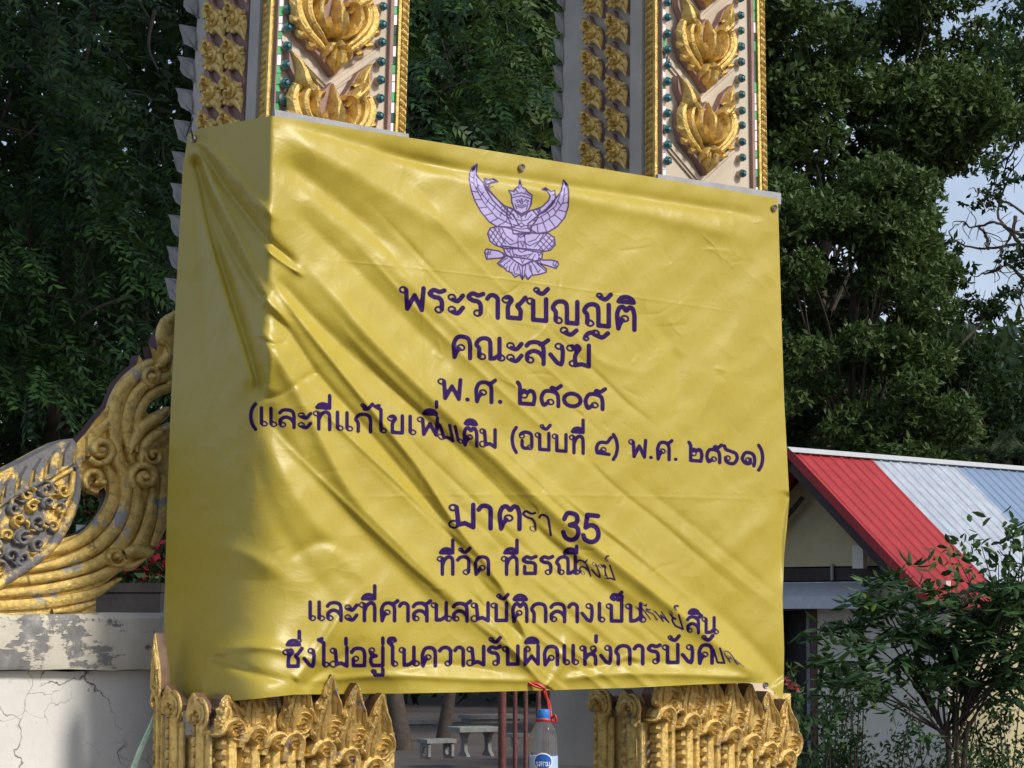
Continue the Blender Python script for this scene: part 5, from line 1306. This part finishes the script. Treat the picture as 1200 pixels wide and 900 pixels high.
# two slimmer trees behind the opening; their trunks show under the banner
def mid_tree(foot_px, Y, r, crown, lab, n1, n2, mat, lL, lW):
    foot = at(foot_px, 880, Y); foot[2] = at(foot_px, 880, Y)[2]-.2
    root = tree_root(foot, lab); kY = Y/19.
    mb = MB(); c = trunk_to(mb, foot, at(crown[0][0]*.5+crown[0][2]*.5, 90, Y+1), r)
    for k in range(30):
        q = crown[rng.integers(0, len(crown))]; e = at(rng.uniform(q[0], q[2]), rng.uniform(q[1], q[3]), Y+rng.uniform(-1, 2)*kY); s = c[-1-rng.integers(0, 5)]
        p = cr([s, (s+e)/2+rng.normal(0, .15*kY, 3), e], 5); mb.tube(p, np.linspace(.03, .006, len(p)), 6)
    mb.build('trunk', M_BARK, root, True)
    cent = pts_in(crown, 60, Y-1.3*kY, Y+1.5*kY)
    base, _ = clumped(cent, np.full(len(cent), .22*kY), n1); dirs = rng.normal(0, .6, (n1, 3))+np.array([.3, -.5, -.15])
    fronds('leaf_sprays', base, dirs, rng.uniform(.26, .42, n1)*kY, 7, lL*kY, lW*kY, mat, root, .35)
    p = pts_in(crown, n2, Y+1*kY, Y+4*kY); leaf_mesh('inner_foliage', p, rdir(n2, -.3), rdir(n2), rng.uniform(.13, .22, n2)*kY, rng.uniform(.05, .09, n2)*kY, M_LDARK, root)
mid_tree(475, 43., .15, [(450, -80, 600, 130), (450, 100, 560, 215), (540, 40, 680, 120)], 'dark tree between the two pillars, its thicker trunk under the banner beside the gold petals', 520, 9000, M_LMID, .085, .034)
mid_tree(513, 46., .11, [(560, -80, 690, 110), (570, 90, 680, 215)], 'lighter green tree showing beside the right pillar, its slim trunk under the banner', 420, 5200, M_LOLIVE, .095, .040)

# right: tall trees over the house
def broad_tree(foot, Y, centres, rads, n, size, mat, lab, branch=26, boost=None, rt=.22, top=None, flat=.62, mats2=None):
    f = at(foot[0], foot[1], Y); f[2] = -1.4
    root = tree_root(f, lab)
    cent = np.array([at(px, py, Y+dy) for px, py, dy in centres]); rads = np.array(rads)*Y/FPX
    mb = MB(); t = cent.mean(0) if top is None else at(*top, Y); c = trunk_to(mb, f, t, rt)
    for k in range(min(len(cent), branch)):
        e = cent[k]; s = c[-1-rng.integers(0, 6)]; p = cr([s, (s+e)/2+rng.normal(0, .25, 3), e], 5); mb.tube(p, np.linspace(rt*.32, rt*.05, len(p)), 6)
        for j in range(3):
            d = rdir(1)[0]*rads[k]*.8; q = cr([e, e+d*.5+rng.normal(0, .08, 3), e+d], 3); mb.tube(q, np.linspace(rt*.06, rt*.02, len(q)), 5)
    mb.build('trunk', M_BARK, root, True)
    w = rads**2; kk = rng.choice(len(cent), n, p=w/w.sum()); r = rdir(n)*rng.uniform(.2, 1, (n, 1))**.5; r[:, 2] *= flat
    p = cent[kk]+r*rads[kk][:, None]
    # leaves come in twig-end rosettes of five
    m = n//5; base = p[:m]; A = rdir(m, .1)+np.array([.1, -.35, -.1])
    C = np.repeat(base, 5, 0)+rng.normal(0, size*.12, (m*5, 3)); Ax = np.repeat(A, 5, 0)*.6+rdir(m*5)*.8
    leaf_mesh('crown', C, Ax, np.cross(Ax, rdir(m*5, 1.4)), size*rng.uniform(.7, 1.15, m*5), size*.45*rng.uniform(.8, 1.1, m*5), mat, root, shape='diamond')
    return root
rs = random.Random(11)
def cl(boxes, n, dy=2.):
    out = []
    for k in range(n):
        x0, y0, x1, y1 = rs.choice(boxes); out.append((rs.uniform(x0, x1), rs.uniform(y0, y1), rs.uniform(-dy, dy)))
    return out
c1 = cl([(880, 230, 1100, 330), (900, 215, 1060, 260), (890, 300, 1080, 420), (1040, 300, 1090, 460), (900, 400, 1100, 520), (900, 440, 1130, 545), (1050, 450, 1120, 530), (1000, 205, 1085, 330), (980, 205, 1110, 300)], 96)
broad_tree((1010, 640), 47., c1, [rs.uniform(28, 48) for _ in c1], 58000, .17, M_LOLIVE, 'bushy olive green tree right above the red end of the roof', rt=.12, top=(1000, 330))
c2 = cl([(880, -60, 1200, 60), (890, 0, 1210, 130), (880, 60, 1050, 215), (1080, 60, 1220, 160), (1000, 90, 1110, 215), (1050, 100, 1130, 200), (885, -30, 930, 230), (885, 0, 920, 240), (940, 20, 1010, 150), (1040, -40, 1110, 70)], 118)
broad_tree((960, 650), 52., c2, [rs.uniform(30, 52) for _ in c2], 60000, .19, M_LOLIVE, 'tall dark tree at the upper right with specks of sky between its leaves', rt=.14, top=(985, 60))
c3 = [(rs.uniform(890, 1100), rs.uniform(280, 520), rs.uniform(0, 3)) for _ in range(40)]
broad_tree((930, 650), 58., c3, [rs.uniform(35, 55) for _ in c3], 16000, .24, M_LDARK, 'dark tree behind the olive tree, beside the banner\'s right edge', rt=.25, top=(960, 350))
c4 = [(rs.uniform(1120, 1165), rs.uniform(340, 500), rs.uniform(-1, 1)) for _ in range(12)]+[(rs.uniform(1060, 1140), rs.uniform(330, 500), rs.uniform(-1, 1)) for _ in range(16)]
broad_tree((1110, 640), 54., c4, [rs.uniform(16, 30) for _ in c4], 9000, .15, M_LDARK, 'fine leaved dark tree against the open sky at the right', rt=.15, top=(1110, 420))

# branch of a tree standing beyond the right edge, with bare twisting twigs
def right_branch():
    Y = 26.; f = at(1330, 700, Y); f[2] = -.9
    root = tree_root(f, 'tree beyond the right edge reaching in with bare twisting twigs and few leaves')
    mb = MB(); tips = []; c = trunk_to(mb, f, at(1290, 60, Y), .16)
    for L in ([(1290, 250), (1230, 290), (1195, 286), (1160, 290), (1130, 288), (1116, 278), (1122, 262)], [(1280, 220), (1220, 262), (1190, 248), (1165, 232), (1145, 222)],
              [(1230, 290), (1190, 268), (1172, 250), (1180, 215), (1192, 185)], [(1195, 286), (1180, 270), (1160, 262), (1140, 268), (1128, 256)], [(1290, 120), (1240, 150), (1200, 160), (1180, 190), (1172, 225)], [(1280, 300), (1215, 300), (1200, 330), (1196, 352), (1204, 372)], [(1190, 250), (1182, 280), (1172, 300)], [(1160, 290), (1150, 275), (1148, 262)], [(1175, 315), (1160, 318), (1140, 322)], [(1200, 330), (1185, 310), (1170, 315)]):
        p = cr([at(x+rng.normal(0, 2), y+rng.normal(0, 2), Y+rng.normal(0, .15)) for x, y in L], 5); p = p+rng.normal(0, .006, p.shape); mb.tube(p, np.linspace(.022, .005, len(p)), 6); tips += list(p[len(p)//2:])
        for k in range(7):
            q = p[rng.integers(len(p)//4, len(p))]; d = rdir(1)[0]*np.array([1, .6, 1])*rng.uniform(.10, .28); mb.tube(cr([q, q+d*.5+rng.normal(0, .03, 3), q+d+rng.normal(0, .03, 3)], 4), np.linspace(.007, .0025, 9), 5)
    mb.build('trunk', M_BARK, root, True)
    cent = pts_in([(1150, 150, 1230, 210, 2), (1175, 260, 1230, 330, 2.5), (1140, 170, 1200, 240, 1.6), (1180, 300, 1215, 345, 1)], 30, Y-.5, Y+.5)
    p, _ = clumped(cent, np.full(len(cent), .14), 900); n = len(p)
    leaf_mesh('crown', p, rdir(n, -.4), rdir(n), rng.uniform(.06, .10, n), rng.uniform(.03, .05, n), M_LDARK, root)
    cent = pts_in([(1130, -60, 1260, 90, 1), (1170, 0, 1260, 60, 1)], 26, Y-.8, Y+.8); p, _ = clumped(cent, np.full(len(cent), .25), 1800); n = len(p)
    leaf_mesh('upper_crown', p, rdir(n), rdir(n), rng.uniform(.08, .12, n), rng.uniform(.035, .055, n), M_LMID, root)
right_branch()

# dark bushes along the back of the yard and behind the roof
def bush(px, py, Y, w, h, n, size, mat, lab, flowers=0, name='bush', cat='bush', fmat=None):
    f = at(px, py, Y); gz = -1.45; u = Y/FPX
    root = empty(name, (f[0], f[1], gz), label=lab, cat=cat)
    mb = MB(); ctr = at(px, py-h*.5, Y)
    for k in range(9):
        d = np.array([rng.normal(0, w*.22*u), rng.normal(0, w*.15*u), 0]); e = ctr+d+Z3*rng.uniform(-.2, .4)*h*u; s = np.array([f[0]+d[0]*.2, f[1]+d[1]*.2, gz]); p = cr([s, (s+e)/2+rng.normal(0, .1, 3), e], 4); mb.tube(p, np.linspace(.05, .012, len(p)), 6)
    mb.build('stems', M_BARK, root, True)
    m = 26; cent = ctr+np.stack([rng.uniform(-.5, .5, m)*w*u, rng.uniform(-.35, .35, m)*w*u*.6, rng.uniform(-.5, .42, m)*h*u], 1)
    p, _ = clumped(cent, np.full(m, min(w, h)*.26*u), n, .8)
    leaf_mesh('foliage', p, rdir(n, .2), rdir(n), size*rng.uniform(.7, 1.2, n), size*.42*rng.uniform(.8, 1.1, n), mat, root)
    if flowers:
        k = rng.integers(0, n, flowers); q = np.repeat(p[k], 4, 0)+rng.normal(0, size*.4, (flowers*4, 3))-np.array([0, size, 0])
        leaf_mesh('blossom', q, rdir(len(q)), rdir(len(q)), size*.7, size*.5, fmat or M_PINK, root)
    return root
bush(985, 600, 49., 190, 170, 7000, .2, M_LDARK, 'dark bush behind the red stripe of the roof')
bush(1110, 600, 51., 150, 130, 5000, .18, M_LDARK, 'dark bush with coral pink flowers behind the white stripe of the roof', 26)
bush(1195, 610, 50., 130, 170, 5000, .18, M_LDARK, 'bush with a few orange flowers under the far grey roof', 14)
def palm(px, py, Y):
    f = at(px, py, Y); root = empty('palm', (f[0], f[1], -1.4), label='grey green palm fronds rising behind the blue stripe of the roof', cat='palm')
    mb = MB(); mb.tube([(f[0], f[1], -1.4), (f[0]+.03, f[1], (f[2]-1.4)/2), tuple(f)], .09, 8); mb.build('trunk', M_BARK, root, True)
    n = 13; al = np.linspace(0, 2*math.pi, n, endpoint=False)+rng.normal(0, .1, n); d = np.stack([np.cos(al), np.sin(al)*.8, rng.uniform(.5, 1.3, n)], 1)
    fronds('fronds', np.repeat(f[None], n, 0), d, rng.uniform(.8, 1.1, n), 26, .30, .032, leaf_mat('palm leaves', [(.05, .075, .04), (.08, .11, .06)]), root, .4)
palm(1180, 540, 44.)

# far dark wood behind the left half and the yard
def far_wood():
    n = 60000; p = pts_in([(-900, -260, 700, 905, 5), (640, 380, 1260, 800, 2)], n, 62, 84)
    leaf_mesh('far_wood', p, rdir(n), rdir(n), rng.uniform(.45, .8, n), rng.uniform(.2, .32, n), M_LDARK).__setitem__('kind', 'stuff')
far_wood()

# unseen trees added outside the view to shade the house, yard and foliage
def added_shade_tree(x, y, h, r, n, lab):
    root = tree_root((x, y, ground_z(x, y)), lab)
    mb = MB(); c = trunk_to(mb, (x, y, ground_z(x, y)), (x+.3, y, h*.8), .25)
    m = 22; cent = np.array([x, y, h])+rdir(m)*rng.uniform(.2, .75, (m, 1))*r*np.array([1, 1, .75])
    for k in range(m):
        s = c[-1-rng.integers(0, 6)]; p = cr([s, (s+cent[k])/2+rng.normal(0, .2, 3), cent[k]], 4); mb.tube(p, np.linspace(.08, .02, len(p)), 6)
    mb.build('trunk', M_BARK, root, True)
    p, _ = clumped(cent, np.full(m, r*.42), n, .8); leaf_mesh('crown', p, rdir(n), rdir(n), rng.uniform(.22, .36, n), rng.uniform(.10, .16, n), M_LMID, root)
for a in ((14.5, 27, 8.5, 4.2, 7000, 'broad unseen tree added for shade beyond the right edge, nearer than the house'),
          (21, 22, 11, 5, 7000, 'tall unseen tree added for shade farther beyond the right edge'),
          (9.5, 13.5, 9.5, 3.8, 7000, 'tall unseen tree added for shade beyond the right edge, closest to the gate'),
          (3.5, 13.5, 10.5, 3.4, 6500, 'high crowned unseen tree added for shade above the yard behind the gate'),
          (-4.6, 12.8, 8.8, 4.0, 9000, 'high crowned unseen tree added for shade above the dark foliage at left'),
          (4.2, 10, 9.6, 3.0, 6500, 'high crowned unseen tree added for shade just behind the gate, beyond the right edge'),
          (-7, 10.5, 8, 3.6, 7000, 'unseen tree added for shade beyond the left edge')): added_shade_tree(*a)

# leafy shrub in front of the house
def shrub():
    Y = 23.; f = at(1118, 900, Y); f[2] = -1.0
    root = empty('shrub', f, label='large shrub with long pointed green leaves in front of the cream house wall', cat='shrub')
    mb = MB(); ends = []
    spots = [(985, 772), (1000, 740), (1020, 712), (1045, 700), (1065, 735), (1100, 730), (1130, 715), (1150, 742), (1180, 760), (1040, 790), (1075, 800), (1110, 790), (1145, 800), (1185, 800), (1010, 810), (990, 800), (1125, 755), (1090, 765), (1050, 750), (1160, 720), (1190, 730), (1030, 760), (1210, 770), (1135, 770), (1170, 780), (1120, 735), (1175, 740), (1195, 700), (1205, 715), (1185, 690), (1170, 705), (1200, 745), (1030, 695)]
    hub = [at(1117, 880, Y), at(1125, 850, Y), at(1108, 860, Y)]
    for hx in (1112, 1121, 1130): mb.tube(cr([np.array([f[0]+(hx-1118)*.003, f[1], -1.05]), at(hx, 890, Y), at(hx+rng.normal(0, 3), 845, Y)], 5), np.linspace(.030, .020, 11), 8)
    for px, py in spots:
        e = at(px, py, Y+rng.normal(0, .35)); s = hub[rng.integers(0, 3)]; p = cr([s, (s+e)/2+np.array([0, 0, .06])+rng.normal(0, .05, 3), e], 6); mb.tube(p, np.linspace(.014, .004, len(p)), 6); ends.append(e)
    # tall upper-right sprays over the roof
    up = [(1120, 650), (1150, 640), (1170, 660), (1185, 630), (1195, 660), (1135, 672), (1160, 690), (1190, 690), (1100, 690), (1200, 620), (1205, 645)]
    for px, py in up:
        e = at(px, py, Y-.3+rng.normal(0, .2)); s = at(1165+rng.normal(0, 12), 760, Y); p = cr([s, (s+e)/2+rng.normal(0, .05, 3), e], 6); mb.tube(p, np.linspace(.014, .003, len(p)), 5)
    mb.build('stems', M_BARK, root, True)
    E = np.array(ends)
    base = E[rng.integers(0, len(E), 400)]+rng.normal(0, .16, (400, 3))*[1, 1, .8]
    # whorls of long pointed leaves at each twig end
    n = len(base); k = 8; al = rng.uniform(0, 2*math.pi, (n, k)); tip = rng.normal(0, .35, (n, 3))+np.array([0, -.35, .25])
    A = np.stack([np.cos(al), np.sin(al)*.9-.25, rng.normal(-.35, .35, (n, k))], -1)+tip[:, None, :]*.6
    C = np.repeat(base, k, 0)+A.reshape(-1, 3)*.02; A = A.reshape(-1, 3); S = np.cross(A, rdir(n*k, 2.5))
    leaf_mesh('foliage', C, A, S, rng.uniform(.11, .20, n*k), rng.uniform(.042, .066, n*k), M_LSHRUB, root, shape='blade')
    b2 = []
    for px, py in up: b2.append(at(px, py, Y-.3)+rng.normal(0, .10, (20, 3)))
    b2 = np.vstack(b2); n = len(b2)
    leaf_mesh('light_sprays', b2, rdir(n, -.1), rdir(n, 1), rng.uniform(.09, .14, n), rng.uniform(.045, .065, n), M_LSHRUB, root, shape='blade')
    b3 = np.array([at(x, y, Y-.6) for x, y in ((1010, 705), (1018, 712), (1115, 648), (1128, 645), (1098, 650), (1110, 655), (1040, 778), (1035, 775), (1150, 640), (1093, 650))]).repeat(3, 0)+rng.normal(0, .03, (30, 3)); n = len(b3)
    leaf_mesh('young_leaves', b3, rdir(n), rdir(n, 1), rng.uniform(.05, .09, n), rng.uniform(.025, .04, n), M_LYEL, root, shape='blade')
shrub()
def small_shrub(px, py, Y, w, h, n, size, mat, lab, cat='shrub', name='shrub', ns=12):
    f = at(px, py+h*.5, Y); gz = ground_z(f[0], f[1])-.25; u = Y/FPX
    root = empty(name, (f[0], f[1], gz), label=lab, cat=cat); mb = MB(); ends = []
    for k in range(ns):
        e = at(px+rng.uniform(-.5, .5)*w, py+rng.uniform(-.5, .4)*h, Y+rng.normal(0, .2)); s = np.array([f[0]+rng.normal(0, .12), f[1]+rng.normal(0, .1), gz]); p = cr([s, (s+e)/2+rng.normal(0, .08, 3), e], 5); mb.tube(p, np.linspace(.016, .004, len(p)), 5); ends += [e, p[-4], p[-7]]
    mb.build('stems', M_BARK, root, True); E = np.array(ends)
    p = E[rng.integers(0, len(E), n)]+rng.normal(0, .12*w*u, (n, 3))*[1, 1, .7]
    leaf_mesh('foliage', p, rdir(n, .3), rdir(n), size*rng.uniform(.7, 1.2, n), size*.42*rng.uniform(.8, 1.1, n), mat, root)
    return root
small_shrub(1005, 880, 25., 90, 110, 1800, .075, M_LDARK, 'low dark twiggy shrub under the large shrub, left of its stems')
small_shrub(1075, 880, 25.5, 80, 110, 1300, .07, M_LDARK, 'thin dark shrub with bare twigs behind the stems of the large shrub')
small_shrub(1165, 850, 24., 100, 80, 1700, .07, M_LDARK, 'dark small leaved shrub in front of the yellow side wall')
small_shrub(1150, 895, 23., 110, 40, 1100, .06, M_LSHRUB, 'low green plant along the foot of the yellow wall')
small_shrub(945, 878, 21., 60, 80, 1000, .10, M_LSHRUB, 'broad leaved green plant beside the right pillar\'s petals')
small_shrub(985, 815, 24.5, 60, 60, 900, .07, M_LMID, 'feathery green plant against the cream wall beside the door')
def crown_of_thorns():
    Y = 12.; f = at(925, 840, Y); gz = ground_z(f[0], f[1]); root = empty('flowering_plant', (f[0], f[1], gz), label='thorny plant with pink red flowers just beside the lower right corner of the banner', cat='plant')
    mb = MB(); E = []
    for px, py in ((924, 800), (932, 806), (927, 786), (930, 815), (938, 818), (922, 815)):
        e = at(px, py, Y+rng.normal(0, .05)); p = cr([np.array([f[0], f[1], gz]), at(926+rng.normal(0, 4), 860, Y), e], 5); mb.tube(p, np.linspace(.012, .004, len(p)), 6); E += [e, p[-3], p[-5]]
    mb.build('stems', M_BARK, root, True); E = np.array(E); n = 160
    leaf_mesh('foliage', E[rng.integers(0, len(E), n)]+rng.normal(0, .03, (n, 3)), rdir(n, .3), rdir(n), rng.uniform(.03, .06, n), rng.uniform(.012, .02, n), M_LSHRUB, root)
    c = np.array([at(x, y, Y-.1) for x, y in ((923, 798), (926, 802), (932, 806), (924, 804), (933, 803))]).repeat(9, 0)+rng.normal(0, .010, (45, 3)); n = len(c)
    leaf_mesh('blossom', c, rdir(n), rdir(n), .018, .016, M_PINK, root)
    c = np.repeat(at(927, 784, Y)[None], 8, 0); leaf_mesh('pale_leaves', c, rdir(8, .4), rdir(8), .05, .012, M_LYEL, root)
crown_of_thorns()
